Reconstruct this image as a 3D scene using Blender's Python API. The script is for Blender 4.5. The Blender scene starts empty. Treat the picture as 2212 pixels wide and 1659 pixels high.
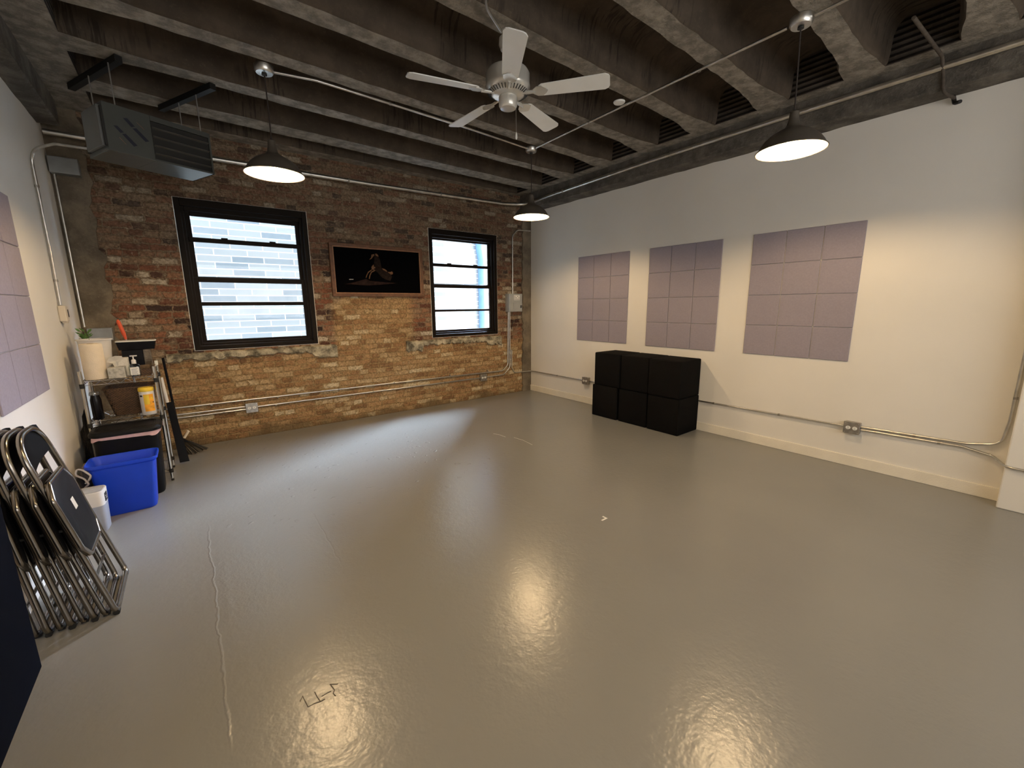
import bpy, bmesh, math, random
from mathutils import Vector, Matrix
random.seed(7)
PI = math.pi
C = bpy.context.scene.collection
SC = bpy.context.scene
# room: x to the right along the brick wall, y towards the brick wall, z up
L, R, D, B = -0.80, 4.726, 5.618, -2.4
H = 3.23

# ------------------------------------------------------------------ materials
def newmat(name):
    m = bpy.data.materials.new(name); m.use_nodes = True
    nt = m.node_tree; b = nt.nodes['Principled BSDF']
    return m, nt, b
def N(nt, t, **kw):
    n = nt.nodes.new(t)
    for k, v in kw.items():
        if k in n.inputs.keys() if hasattr(n.inputs, 'keys') else False: n.inputs[k].default_value = v
        else: setattr(n, k, v)
    return n
def lk(nt, a, b): nt.links.new(a, b)
def col4(c): return (c[0], c[1], c[2], 1)
def mat(name, c, rough=0.5, metal=0.0, var=0.12, vs=8.0, bump=0.0, bs=60.0, spec=0.5, coat=0.0, alpha=1.0, trans=0.0, ior=1.45):
    """procedural: colour varied by noise, optional noise bump, position based"""
    m, nt, b = newmat(name)
    tc = N(nt, 'ShaderNodeTexCoord')
    n = N(nt, 'ShaderNodeTexNoise'); n.inputs['Scale'].default_value = vs; n.inputs['Detail'].default_value = 4
    lk(nt, tc.outputs['Object'], n.inputs['Vector'])
    r = N(nt, 'ShaderNodeMapRange'); r.inputs['From Min'].default_value = .3; r.inputs['From Max'].default_value = .7
    r.inputs['To Min'].default_value = 1 - var; r.inputs['To Max'].default_value = 1 + var
    lk(nt, n.outputs['Fac'], r.inputs['Value'])
    mx = N(nt, 'ShaderNodeVectorMath', operation='SCALE'); mx.inputs[0].default_value = c[:3]
    lk(nt, r.outputs['Result'], mx.inputs['Scale'])
    lk(nt, mx.outputs['Vector'], b.inputs['Base Color'])
    b.inputs['Roughness'].default_value = rough; b.inputs['Metallic'].default_value = metal
    b.inputs['Specular IOR Level'].default_value = spec
    b.inputs['Coat Weight'].default_value = coat
    b.inputs['Alpha'].default_value = alpha
    b.inputs['Transmission Weight'].default_value = trans; b.inputs['IOR'].default_value = ior
    if bump:
        n2 = N(nt, 'ShaderNodeTexNoise'); n2.inputs['Scale'].default_value = bs; n2.inputs['Detail'].default_value = 5
        lk(nt, tc.outputs['Object'], n2.inputs['Vector'])
        bp = N(nt, 'ShaderNodeBump'); bp.inputs['Strength'].default_value = bump; bp.inputs['Distance'].default_value = .01
        lk(nt, n2.outputs['Fac'], bp.inputs['Height']); lk(nt, bp.outputs['Normal'], b.inputs['Normal'])
    return m
def ramp(nt, stops, interp='LINEAR'):
    n = N(nt, 'ShaderNodeValToRGB'); cr = n.color_ramp; cr.interpolation = interp
    while len(cr.elements) > 1: cr.elements.remove(cr.elements[-1])
    cr.elements[0].position = stops[0][0]; cr.elements[0].color = col4(stops[0][1])
    for p, c in stops[1:]:
        e = cr.elements.new(p); e.color = col4(c)
    return n
def math_(nt, op, a=None, b=None, c=None, clamp=False):
    n = N(nt, 'ShaderNodeMath', operation=op); n.use_clamp = clamp
    for i, v in enumerate((a, b, c)):
        if v is None: continue
        if isinstance(v, (int, float)): n.inputs[i].default_value = v
        else: lk(nt, v, n.inputs[i])
    return n.outputs[0]
def mixc(nt, fac, a, b, mode='MIX'):
    n = N(nt, 'ShaderNodeMix', data_type='RGBA', blend_type=mode)
    for s, v in ((n.inputs[0], fac), (n.inputs[6], a), (n.inputs[7], b)):
        if isinstance(v, (int, float)): s.default_value = v
        elif isinstance(v, tuple): s.default_value = col4(v)
        else: lk(nt, v, s)
    return n.outputs[2]
def noise(nt, vec, scale, detail=4, rough=.55):
    n = N(nt, 'ShaderNodeTexNoise'); n.inputs['Scale'].default_value = scale
    n.inputs['Detail'].default_value = detail; n.inputs['Roughness'].default_value = rough
    lk(nt, vec, n.inputs['Vector']); return n.outputs['Fac']
def smooth(nt, v, lo, hi, a=0.0, b=1.0):
    r = N(nt, 'ShaderNodeMapRange', interpolation_type='SMOOTHSTEP')
    r.inputs['From Min'].default_value = lo; r.inputs['From Max'].default_value = hi
    r.inputs['To Min'].default_value = a; r.inputs['To Max'].default_value = b
    lk(nt, v, r.inputs['Value']); return r.outputs['Result']

def brick_mat():
    m, nt, b = newmat('old_brick')
    tc = N(nt, 'ShaderNodeTexCoord'); sp = N(nt, 'ShaderNodeSeparateXYZ'); lk(nt, tc.outputs['Object'], sp.inputs[0])
    X, Z = sp.outputs['X'], sp.outputs['Z']
    # wobble the courses slightly
    w = N(nt, 'ShaderNodeTexNoise'); w.inputs['Scale'].default_value = 2.2; w.inputs['Detail'].default_value = 2
    lk(nt, tc.outputs['Object'], w.inputs['Vector'])
    w2 = N(nt, 'ShaderNodeTexNoise'); w2.inputs['Scale'].default_value = 30; w2.inputs['Detail'].default_value = 3
    lk(nt, tc.outputs['Object'], w2.inputs['Vector'])
    ws = N(nt, 'ShaderNodeSeparateXYZ'); lk(nt, w.outputs['Color'], ws.inputs[0])
    ws2 = N(nt, 'ShaderNodeSeparateXYZ'); lk(nt, w2.outputs['Color'], ws2.inputs[0])
    xx = math_(nt, 'ADD', X, math_(nt, 'MULTIPLY_ADD', ws.outputs[0], .05, -.025))
    xx = math_(nt, 'ADD', xx, math_(nt, 'MULTIPLY_ADD', ws2.outputs[0], .05, -.025))
    zz = math_(nt, 'ADD', Z, math_(nt, 'MULTIPLY_ADD', ws.outputs[1], .03, -.015))
    zz = math_(nt, 'ADD', zz, math_(nt, 'MULTIPLY_ADD', ws2.outputs[1], .036, -.018))
    cb = N(nt, 'ShaderNodeCombineXYZ'); lk(nt, xx, cb.inputs[0]); lk(nt, zz, cb.inputs[1])
    bk = N(nt, 'ShaderNodeTexBrick'); lk(nt, cb.outputs[0], bk.inputs['Vector'])
    bk.offset = .5; bk.squash = .55; bk.squash_frequency = 3
    for k, v in (('Scale', 1.0), ('Mortar Size', .009), ('Mortar Smooth', .5), ('Bias', 0.0), ('Brick Width', .212), ('Row Height', .0665)): bk.inputs[k].default_value = v
    bk.inputs['Color1'].default_value = (0, 0, 0, 1); bk.inputs['Color2'].default_value = (1, 1, 1, 1); bk.inputs['Mortar'].default_value = (.5, .5, .5, 1)
    rnd = bk.outputs['Color']; mort = bk.outputs['Fac']
    red = ramp(nt, [(0, (.035, .024, .022)), (.12, (.075, .038, .028)), (.28, (.19, .075, .043)), (.48, (.26, .125, .072)), (.66, (.27, .17, .105)), (.84, (.30, .22, .145)), (.95, (.47, .41, .32))])
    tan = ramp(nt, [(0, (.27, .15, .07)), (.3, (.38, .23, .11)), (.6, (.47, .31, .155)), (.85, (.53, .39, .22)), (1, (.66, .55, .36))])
    lk(nt, rnd, red.inputs[0]); lk(nt, rnd, tan.inputs[0])
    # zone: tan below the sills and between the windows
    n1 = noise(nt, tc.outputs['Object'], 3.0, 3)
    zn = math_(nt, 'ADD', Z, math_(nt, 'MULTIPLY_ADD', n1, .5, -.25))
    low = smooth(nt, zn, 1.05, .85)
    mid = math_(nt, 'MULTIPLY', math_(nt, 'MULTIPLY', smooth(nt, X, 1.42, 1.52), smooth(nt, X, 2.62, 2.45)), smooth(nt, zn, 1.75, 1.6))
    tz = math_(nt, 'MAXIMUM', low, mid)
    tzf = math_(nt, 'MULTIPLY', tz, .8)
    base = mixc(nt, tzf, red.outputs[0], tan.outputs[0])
    # smeared lime mortar
    sm = smooth(nt, noise(nt, tc.outputs['Object'], 11, 6, .7), .50, .66)
    mcol = mixc(nt, tz, (.22, .165, .11), (.36, .25, .125))
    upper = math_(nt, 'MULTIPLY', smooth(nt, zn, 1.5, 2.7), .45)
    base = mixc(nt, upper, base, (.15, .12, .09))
    smf = math_(nt, 'MULTIPLY', sm, .85)
    base = mixc(nt, smf, base, mcol)
    base = mixc(nt, math_(nt, 'MULTIPLY', mort, .9), base, mcol)
    grain = smooth(nt, noise(nt, tc.outputs['Object'], 48, 4, .7), .3, .7)
    gv = N(nt, 'ShaderNodeMix', data_type='RGBA', blend_type='MULTIPLY'); gv.inputs[0].default_value = 1; lk(nt, base, gv.inputs[6])
    gm = ramp(nt, [(0, (.55, .53, .50)), (1, (1.25, 1.25, 1.25))]); lk(nt, grain, gm.inputs[0]); lk(nt, gm.outputs[0], gv.inputs[7]); base = gv.outputs[2]
    # pale chips and dark stains
    chip = smooth(nt, noise(nt, tc.outputs['Object'], 22, 5, .7), .62, .70)
    base = mixc(nt, math_(nt, 'MULTIPLY', chip, .45), base, (.62, .53, .40))
    dk = smooth(nt, noise(nt, tc.outputs['Object'], 5, 6, .7), .6, .75)
    base = mixc(nt, math_(nt, 'MULTIPLY', dk, .35), base, (.09, .065, .045))
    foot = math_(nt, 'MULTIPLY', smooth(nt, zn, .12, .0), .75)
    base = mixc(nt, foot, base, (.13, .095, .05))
    lk(nt, base, b.inputs['Base Color'])
    b.inputs['Roughness'].default_value = .9; b.inputs['Specular IOR Level'].default_value = .25
    h = math_(nt, 'MULTIPLY', math_(nt, 'SUBTRACT', 1.0, mort), 1.0)
    h = math_(nt, 'ADD', h, math_(nt, 'MULTIPLY', noise(nt, tc.outputs['Object'], 70, 5, .7), .7))
    bp = N(nt, 'ShaderNodeBump'); bp.inputs['Strength'].default_value = .9; bp.inputs['Distance'].default_value = .012
    lk(nt, h, bp.inputs['Height']); lk(nt, bp.outputs['Normal'], b.inputs['Normal'])
    return m

def alley_mat():
    m, nt, b = newmat('pale_glazed_brick')
    tc = N(nt, 'ShaderNodeTexCoord'); sp = N(nt, 'ShaderNodeSeparateXYZ'); lk(nt, tc.outputs['Object'], sp.inputs[0])
    cb = N(nt, 'ShaderNodeCombineXYZ'); lk(nt, sp.outputs['X'], cb.inputs[0]); lk(nt, sp.outputs['Z'], cb.inputs[1])
    bk = N(nt, 'ShaderNodeTexBrick'); lk(nt, cb.outputs[0], bk.inputs['Vector'])
    bk.offset = .5
    for k, v in (('Scale', 1.0), ('Mortar Size', .0065), ('Mortar Smooth', .1), ('Bias', 0.0), ('Brick Width', .385), ('Row Height', .0875)): bk.inputs[k].default_value = v
    bk.inputs['Color1'].default_value = (0, 0, 0, 1); bk.inputs['Color2'].default_value = (1, 1, 1, 1)
    r = ramp(nt, [(0, (.20, .235, .25)), (.22, (.235, .265, .275)), (.30, (.335, .35, .34)), (1, (.40, .40, .37))])
    lk(nt, bk.outputs['Color'], r.inputs[0])
    v = noise(nt, tc.outputs['Object'], 14, 4)
    c = mixc(nt, math_(nt, 'MULTIPLY', v, .2), r.outputs[0], (.5, .51, .5))
    c = mixc(nt, bk.outputs['Fac'], c, (.85, .86, .86))
    lk(nt, c, b.inputs['Base Color']); b.inputs['Roughness'].default_value = .7
    return m

def concrete_mat(name, c, streak=0.0, vs=3.0, dark=.45, bump=.5, ribs=0.0):
    m, nt, b = newmat(name)
    tc = N(nt, 'ShaderNodeTexCoord'); P = tc.outputs['Object']
    a = noise(nt, P, vs, 6, .65); f = noise(nt, P, 40, 5, .7)
    base = mixc(nt, smooth(nt, a, .35, .7), tuple(x * (1 - dark) for x in c), tuple(x * 1.15 for x in c))
    base = mixc(nt, math_(nt, 'MULTIPLY', smooth(nt, f, .55, .75), .4), base, tuple(min(1, x * 1.8) for x in c))
    if streak:
        mp = N(nt, 'ShaderNodeMapping'); mp.inputs['Scale'].default_value = (22, 3, 2.0); lk(nt, P, mp.inputs['Vector'])
        s = noise(nt, mp.outputs[0], 1.6, 3, .6)
        msk = smooth(nt, noise(nt, P, 1.6, 2), .5, .62)
        base = mixc(nt, math_(nt, 'MULTIPLY', math_(nt, 'MULTIPLY', smooth(nt, s, .52, .62), msk), streak), base, tuple(x * .3 for x in c))
    h = math_(nt, 'ADD', math_(nt, 'MULTIPLY', f, .5), a)
    if ribs:
        sp = N(nt, 'ShaderNodeSeparateXYZ'); lk(nt, P, sp.inputs[0])
        w = math_(nt, 'SINE', math_(nt, 'MULTIPLY', sp.outputs['Z'], ribs))
        h = math_(nt, 'ADD', h, math_(nt, 'MULTIPLY', w, 1.2))
        base = mixc(nt, smooth(nt, w, -.2, -1.0, 0, .7), base, tuple(x * .25 for x in c))
    lk(nt, base, b.inputs['Base Color']); b.inputs['Roughness'].default_value = .85
    b.inputs['Specular IOR Level'].default_value = .3
    bp = N(nt, 'ShaderNodeBump'); bp.inputs['Strength'].default_value = bump; bp.inputs['Distance'].default_value = .02
    lk(nt, h, bp.inputs['Height']); lk(nt, bp.outputs['Normal'], b.inputs['Normal'])
    return m

def floor_mat():
    m, nt, b = newmat('grey_floor_paint')
    tc = N(nt, 'ShaderNodeTexCoord'); P = tc.outputs['Object']
    sp = N(nt, 'ShaderNodeSeparateXYZ'); lk(nt, P, sp.inputs[0]); X, Y = sp.outputs['X'], sp.outputs['Y']
    a = noise(nt, P, 1.3, 3); f = noise(nt, P, 75, 1, .5); g = noise(nt, P, 24, 2, .5)
    base = mixc(nt, a, (.222, .219, .203), (.252, .249, .230))
    # pits
    pitz = smooth(nt, noise(nt, P, 16, 2, .4), .735, .76)
    pm = smooth(nt, noise(nt, P, .9, 2), .5, .6)
    lk(nt, base, b.inputs['Base Color'])
    b.inputs['Roughness'].default_value = .26
    b.inputs['Specular IOR Level'].default_value = .55
    # long ridges where two pours meet
    nx = noise(nt, P, 7, 4)
    def ridge(x0, y0, y1, wd, slope=0.0):
        d = math_(nt, 'ABSOLUTE', math_(nt, 'SUBTRACT', math_(nt, 'ADD', X, math_(nt, 'MULTIPLY_ADD', nx, .05, -.025)), math_(nt, 'MULTIPLY_ADD', Y, slope, x0)))
        r = smooth(nt, d, wd, 0.0)
        return math_(nt, 'MULTIPLY', r, math_(nt, 'MULTIPLY', smooth(nt, Y, y0, y0 + .2), smooth(nt, Y, y1, y1 - .3)))
    r1 = ridge(-.06, 1.5, 3.5, .008); r2 = ridge(-.01, 2.2, 3.0, .03); r3 = ridge(.50, 2.3, 3.4, .008, .02)
    h = math_(nt, 'ADD', math_(nt, 'MULTIPLY', f, .30), math_(nt, 'MULTIPLY', g, .8))
    h = math_(nt, 'ADD', h, math_(nt, 'MULTIPLY', math_(nt, 'ADD', r1, math_(nt, 'MULTIPLY', math_(nt, 'MULTIPLY', r2, g), .8)), 1.2))
    h = math_(nt, 'ADD', h, math_(nt, 'MULTIPLY', r3, .6))
    
    chips = math_(nt, 'MULTIPLY', smooth(nt, noise(nt, P, 13, 1, .4), .68, .74), math_(nt, 'MULTIPLY', math_(nt, 'MULTIPLY', smooth(nt, X, -.1, .3), smooth(nt, X, 2.8, 2.0)), smooth(nt, Y, 2.6, 3.4)))
    h = math_(nt, 'ADD', h, math_(nt, 'MULTIPLY', chips, 1.6))
    crust = math_(nt, 'MULTIPLY', noise(nt, P, 45, 3, .7), smooth(nt, math_(nt, 'MULTIPLY', math_(nt, 'MULTIPLY', smooth(nt, X, -.15, 0.0), smooth(nt, X, .75, .5)), math_(nt, 'MULTIPLY', smooth(nt, Y, 2.0, 2.4), smooth(nt, Y, 3.2, 2.8))), .3, .9))
    h = math_(nt, 'ADD', h, math_(nt, 'MULTIPLY', crust, 1.1))
    bp = N(nt, 'ShaderNodeBump'); bp.inputs['Strength'].default_value = .42; bp.inputs['Distance'].default_value = .004
    lk(nt, h, bp.inputs['Height']); lk(nt, bp.outputs['Normal'], b.inputs['Normal'])
    return m

def emit(name, c, s):
    m, nt, b = newmat(name)
    b.inputs['Base Color'].default_value = col4(c); b.inputs['Emission Color'].default_value = col4(c)
    b.inputs['Emission Strength'].default_value = s
    return m
def weave_mat():
    m, nt, b = newmat('woven_wicker')
    tc = N(nt, 'ShaderNodeTexCoord'); sp = N(nt, 'ShaderNodeSeparateXYZ'); lk(nt, tc.outputs['Object'], sp.inputs[0])
    cb = N(nt, 'ShaderNodeCombineXYZ'); lk(nt, math_(nt, 'ADD', sp.outputs['X'], sp.outputs['Y']), cb.inputs[0]); lk(nt, sp.outputs['Z'], cb.inputs[1])
    bk = N(nt, 'ShaderNodeTexBrick'); lk(nt, cb.outputs[0], bk.inputs['Vector']); bk.offset = .5
    for k, v in (('Scale', 1.0), ('Mortar Size', .0018), ('Mortar Smooth', .6), ('Bias', 0.0), ('Brick Width', .020), ('Row Height', .0095)): bk.inputs[k].default_value = v
    bk.inputs['Color1'].default_value = (.20, .11, .055, 1); bk.inputs['Color2'].default_value = (.12, .07, .04, 1); bk.inputs['Mortar'].default_value = (.012, .008, .005, 1)
    lk(nt, bk.outputs['Color'], b.inputs['Base Color']); b.inputs['Roughness'].default_value = .55
    bp = N(nt, 'ShaderNodeBump'); bp.inputs['Distance'].default_value = .006; bp.invert = True
    lk(nt, bk.outputs['Fac'], bp.inputs['Height']); lk(nt, bp.outputs['Normal'], b.inputs['Normal'])
    return m
def glass_mat(name, c=(1, 1, 1), a=.12, rough=.02):
    m, nt, b = newmat(name)
    tr = N(nt, 'ShaderNodeBsdfTransparent'); tr.inputs[0].default_value = col4(c)
    gl = N(nt, 'ShaderNodeBsdfGlossy'); gl.inputs['Roughness'].default_value = rough
    fr = N(nt, 'ShaderNodeLayerWeight'); fr.inputs['Blend'].default_value = .5
    tc = N(nt, 'ShaderNodeTexCoord')
    k = math_(nt, 'ADD', math_(nt, 'MULTIPLY', math_(nt, 'POWER', fr.outputs['Facing'], 4.0), .55), math_(nt, 'MULTIPLY', noise(nt, tc.outputs['Object'], 4, 3), a), clamp=True)
    mx = N(nt, 'ShaderNodeMixShader'); lk(nt, k, mx.inputs[0]); lk(nt, tr.outputs[0], mx.inputs[1]); lk(nt, gl.outputs[0], mx.inputs[2])
    lk(nt, mx.outputs[0], nt.nodes['Material Output'].inputs['Surface'])
    return m

M = dict(
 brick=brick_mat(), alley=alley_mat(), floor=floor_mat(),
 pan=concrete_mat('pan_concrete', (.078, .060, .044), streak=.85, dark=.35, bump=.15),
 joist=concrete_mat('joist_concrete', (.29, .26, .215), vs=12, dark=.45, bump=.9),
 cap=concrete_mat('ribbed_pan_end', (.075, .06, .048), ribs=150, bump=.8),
 beam=concrete_mat('beam_concrete', (.14, .125, .105), vs=5, dark=.5, bump=.7),
 pillar=concrete_mat('corner_concrete', (.20, .165, .12), vs=4, dark=.45, bump=.6),
 ledge=concrete_mat('ledge_stone', (.52, .46, .33), vs=8, dark=.85, bump=.9),
 plaster=mat('reveal_plaster', (.75, .72, .66), .9, var=.2, vs=30, bump=.6),
 wall=mat('white_wall_paint', (.76, .735, .68), .75, var=.03, vs=1.5, bump=.12, bs=260, spec=.3),
 skirt=mat('skirting_paint', (.80, .75, .64), .6, var=.04, bump=.2, bs=90),
 frame=mat('dark_bronze_frame', (.010, .007, .005), .5, var=.15, bump=.05, spec=.10),
 glass=glass_mat('window_glass', a=.07),
 blackpipe=mat('blue_downpipe', (.10, .20, .42), .5, var=.1),
 steel=mat('galvanised_steel', (.62, .61, .58), .32, 1.0, var=.15, vs=14),
 box=mat('cast_outlet_box', (.40, .38, .35), .4, .9, var=.2, vs=30),
 recept=mat('white_receptacle', (.82, .82, .78), .35, var=.03),
 slot=mat('dark_slot', (.02, .02, .02), .6, var=.02),
 panelgrey=mat('grey_enamel', (.36, .37, .36), .45, .2, var=.08),
 labelw=mat('paper_label', (.80, .79, .74), .7, var=.08, vs=120),
 felt=mat('lilac_felt', (.315, .285, .335), .95, var=.05, vs=60, bump=.35, bs=300, spec=.1),
 felt2=mat('lilac_felt_fold', (.43, .38, .41), .95, var=.07, vs=50, bump=.4, bs=260, spec=.1),
 foam=mat('black_foam', (.004, .004, .0042), .9, var=.2, vs=90, bump=.35, bs=350, spec=.08),
 fanw=mat('white_fan_enamel', (.78, .79, .77), .35, var=.03),
 fang=mat('satin_fan_body', (.60, .59, .55), .22, .35, var=.05),
 shade=mat('grey_shade_enamel', (.16, .14, .115), .4, .5, var=.1),
 shadein=mat('white_shade_lining', (.85, .82, .74), .5, var=.02),
 cord=mat('dark_twisted_cord', (.03, .022, .018), .7, var=.3, vs=200),
 bulb=emit('warm_bulb', (1.0, .70, .38), 1750),
 heater=mat('heater_grey_enamel', (.085, .092, .086), .34, .25, var=.08),
 heaterlt=mat('heater_end_grey', (.17, .175, .17), .4, .3, var=.06),
 heaterdk=mat('heater_dark_cavity', (.015, .015, .014), .6, var=.1),
 slat=mat('heater_slat', (.30, .29, .26), .28, .85, var=.1),
 emblem=mat('faded_blue_emblem', (.025, .028, .045), .5, var=.1, spec=.2),
 strut=mat('black_strut', (.008, .008, .008), .6, .2, var=.1),
 bin_black=mat('black_plastic', (.006, .006, .007), .5, var=.1, bump=.1, bs=200, spec=.15),
 bin_blue=mat('blue_plastic', (.008, .055, .60), .38, var=.05),
 liner=mat('pale_pink_liner', (.66, .42, .42), .45, var=.12, vs=30),
 whitep=mat('white_plastic', (.72, .70, .68), .4, var=.03),
 greyp=mat('grey_plastic', (.34, .36, .42), .45, var=.05),
 greytop=mat('grey_lid', (.36, .35, .32), .6, var=.12, vs=60),
 chrome=mat('chrome_wire', (.62, .61, .59), .18, 1.0, var=.08),
 chairm=mat('pewter_tube', (.27, .25, .225), .24, 1.0, var=.1),
 vinyl=mat('black_vinyl', (.005, .005, .006), .55, var=.15, bump=.12, bs=240, spec=.15),
 rubber=mat('rubber_foot', (.012, .012, .012), .7, var=.1),
 navy=mat('navy_fabric', (.002, .0035, .009), .9, var=.12, vs=200, bump=.2, bs=500, spec=.05),
 towel=mat('cream_paper_roll', (.80, .70, .55), .95, var=.04, vs=20, bump=.3, bs=160, spec=.1),
 card=mat('cardboard_core', (.35, .25, .15), .9),
 tissuebox=mat('patterned_carton', (.44, .43, .38), .7, var=.35, vs=45),
 tissue=mat('white_tissue', (.85, .84, .80), .95, var=.03, bump=.3),
 clear=glass_mat('clear_plastic', (.82, .85, .88), .35, .08),
 gel=glass_mat('clear_gel_bottle', (.78, .84, .86), .3, .05),
 wicker=weave_mat(),
 yellow=mat('yellow_lid', (.85, .60, .05), .35, var=.05),
 orange=mat('orange_label', (.85, .38, .03), .45, var=.25, vs=25),
 redh=mat('orange_red_handle', (.72, .10, .03), .4, var=.05),
 blackg=mat('glossy_black', (.004, .004, .006), .25, var=.1, spec=.25),
 cloth=mat('brown_cloth', (.10, .065, .035), .9, var=.3, vs=40, bump=.8, bs=60),
 green=mat('leaf_green', (.08, .17, .04), .6, var=.3, vs=60),
 galvbox=mat('galvanised_box', (.30, .31, .31), .5, .7, var=.15),
 cream=mat('cream_plastic', (.66, .60, .50), .45, var=.03),
 bristle=mat('black_bristle', (.02, .018, .016), .7, var=.3, vs=90),
 wood=mat('dark_walnut_frame', (.13, .055, .022), .5, var=.3, vs=20, bump=.2),
 woodlip=mat('lighter_wood_lip', (.28, .14, .07), .5, var=.2, vs=30),
 canvas=mat('black_canvas', (.0012, .0012, .0016), .9, var=.1, spec=.03),
 horse=mat('horse_highlight', (.16, .085, .045), .8, var=.4, vs=60, spec=.1),
 horsed=mat('horse_shadow', (.014, .009, .007), .8, var=.5, vs=40, spec=.1),
 dust=mat('dust_cloud_paint', (.018, .010, .009), .8, var=.5, vs=30, spec=.1),
 tape=mat('white_tape', (.8, .8, .76), .6, var=.03),
 scratch=mat('scratched_paint', (.11, .10, .08), .7, var=.3, vs=60),
 cable=mat('grey_cable', (.40, .36, .33), .5, var=.1),
 bag=mat('smoky_bag', (.20, .17, .14), .5, var=.4, vs=30, bump=.9, bs=40),
 darkcloth=mat('black_cloth_bag', (.012, .010, .009), .9, var=.3, bump=.9, bs=30),
 oldpipe=mat('old_painted_pipe', (.07, .055, .042), .75, var=.3, vs=40),
 roof=mat('roof_tar', (.2, .2, .2), .9), ground=mat('alley_ground', (.25, .25, .25), .9),
)

# ------------------------------------------------------------------ mesh helpers
def bm_(): return bmesh.new()
def box(bm, x0, x1, y0, y1, z0, z1, bev=0.0, seg=2, mi=0):
    vs = [bm.verts.new(p) for p in ((x0,y0,z0),(x1,y0,z0),(x1,y1,z0),(x0,y1,z0),(x0,y0,z1),(x1,y0,z1),(x1,y1,z1),(x0,y1,z1))]
    fs = [bm.faces.new([vs[i] for i in f]) for f in ((0,3,2,1),(4,5,6,7),(0,1,5,4),(1,2,6,5),(2,3,7,6),(3,0,4,7))]
    for f in fs: f.material_index = mi
    if bev:
        es = list({e for f in fs for e in f.edges})
        bmesh.ops.bevel(bm, geom=es, offset=bev, segments=seg, profile=.5, affect='EDGES')
    return bm
def ring(c, u, v, r, n): return [c + u * (r * math.cos(2*PI*i/n)) + v * (r * math.sin(2*PI*i/n)) for i in range(n)]
def loft(bm, rings, cap0=True, cap1=True, mi=0):
    R_ = [[bm.verts.new(p) for p in r] for r in rings]
    n = len(R_[0])
    for a, b in zip(R_, R_[1:]):
        for i in range(n):
            f = bm.faces.new((a[i], a[(i+1) % n], b[(i+1) % n], b[i])); f.material_index = mi
    if cap0: bm.faces.new(R_[0][::-1]).material_index = mi
    if cap1: bm.faces.new(R_[-1]).material_index = mi
    return R_
def fillet(pts, rad, seg=6, closed=False):
    P = [Vector(p) for p in pts]; out = []; n = len(P)
    for i, p in enumerate(P):
        if not closed and i in (0, n-1): out.append(p); continue
        a, b = P[i-1], P[(i+1) % n]
        da, db = (a-p), (b-p); la, lb = da.length, db.length
        da.normalize(); db.normalize()
        ang = da.angle(db)
        if ang > PI - .02: out.append(p); continue
        r = rad[i] if isinstance(rad, (list, tuple)) else rad
        t = min(r / math.tan(ang/2), la*.49, lb*.49)
        s, e = p + da*t, p + db*t
        for k in range(seg+1):
            q = k/seg
            out.append(s*(1-q)**2 + p*2*q*(1-q) + e*q*q)
    return out
def tube(bm, pts, r, n=10, closed=False, fil=0.0, mi=0, seg=6):
    P = fillet(pts, fil, seg, closed) if fil else [Vector(p) for p in pts]
    m = len(P); rings = []; up = None
    for i, p in enumerate(P):
        if closed: d = P[(i+1) % m] - P[i-1]
        else: d = P[min(i+1, m-1)] - P[max(i-1, 0)]
        d.normalize()
        if up is None:
            up = Vector((0,0,1)) if abs(d.z) < .9 else Vector((1,0,0))
        u = up - d * up.dot(d)
        if u.length < 1e-4: u = d.orthogonal()
        u.normalize(); up = u; v = d.cross(u)
        rr = r[i] if isinstance(r, (list, tuple)) else r
        rings.append(ring(p, u, v, rr, n))
    if closed:
        R_ = [[bm.verts.new(q) for q in g] for g in rings]
        for a in range(m):
            A, Bq = R_[a], R_[(a+1) % m]
            # best twist match on the last join
            off = 0
            if a == m-1:
                off = min(range(n), key=lambda k: sum((A[i].co - Bq[(i+k) % n].co).length for i in range(n)))
            for i in range(n):
                bm.faces.new((A[i], A[(i+1) % n], Bq[(i+1+off) % n], Bq[(i+off) % n])).material_index = mi
    else: loft(bm, rings, mi=mi)
    return bm
def lathe(bm, prof, n=32, c=(0,0,0), mi=0, caps=(True, True)):
    c = Vector(c); X, Y = Vector((1,0,0)), Vector((0,1,0))
    loft(bm, [ring(c + Vector((0,0,z)), X, Y, r, n) for r, z in prof], caps[0], caps[1], mi)
    return bm
def rrect(w, d, r, z, cx=0, cy=0, n=5):
    pts = []
    for sx, sy, a0 in ((1,1,0),(-1,1,90),(-1,-1,180),(1,-1,270)):
        for k in range(n+1):
            a = math.radians(a0 + 90*k/n)
            pts.append(Vector((cx + sx*(w/2-r) + r*math.cos(a), cy + sy*(d/2-r) + r*math.sin(a), z)))
    return pts
def poly(bm, pts, mi=0):
    f = bm.faces.new([bm.verts.new(p) for p in pts]); f.material_index = mi; return f
def obj(name, bm, m, parent=None, smooth_=False, loc=None, recalc=True):
    if recalc: bmesh.ops.recalc_face_normals(bm, faces=bm.faces)
    me = bpy.data.meshes.new(name); bm.to_mesh(me); bm.free()
    for k in (m if isinstance(m, (list, tuple)) else [m]): me.materials.append(M[k] if isinstance(k, str) else k)
    o = bpy.data.objects.new(name, me); C.objects.link(o)
    if parent: o.parent = parent
    if loc: o.location = loc
    if smooth_:
        for p in me.polygons: p.use_smooth = True
        me.set_sharp_from_angle(angle=math.radians(40))
    return o
def thing(name, label, cat, loc=(0,0,0), rz=0, group=None):
    o = bpy.data.objects.new(name, None); C.objects.link(o); o.empty_display_size = .05
    o.location = loc; o.rotation_euler = (0,0,rz); o['label'] = label; o['category'] = cat
    if group: o['group'] = group
    return o
def tag(o, label, cat, group=None):
    o['label'] = label; o['category'] = cat
    if group: o['group'] = group
    return o
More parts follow.
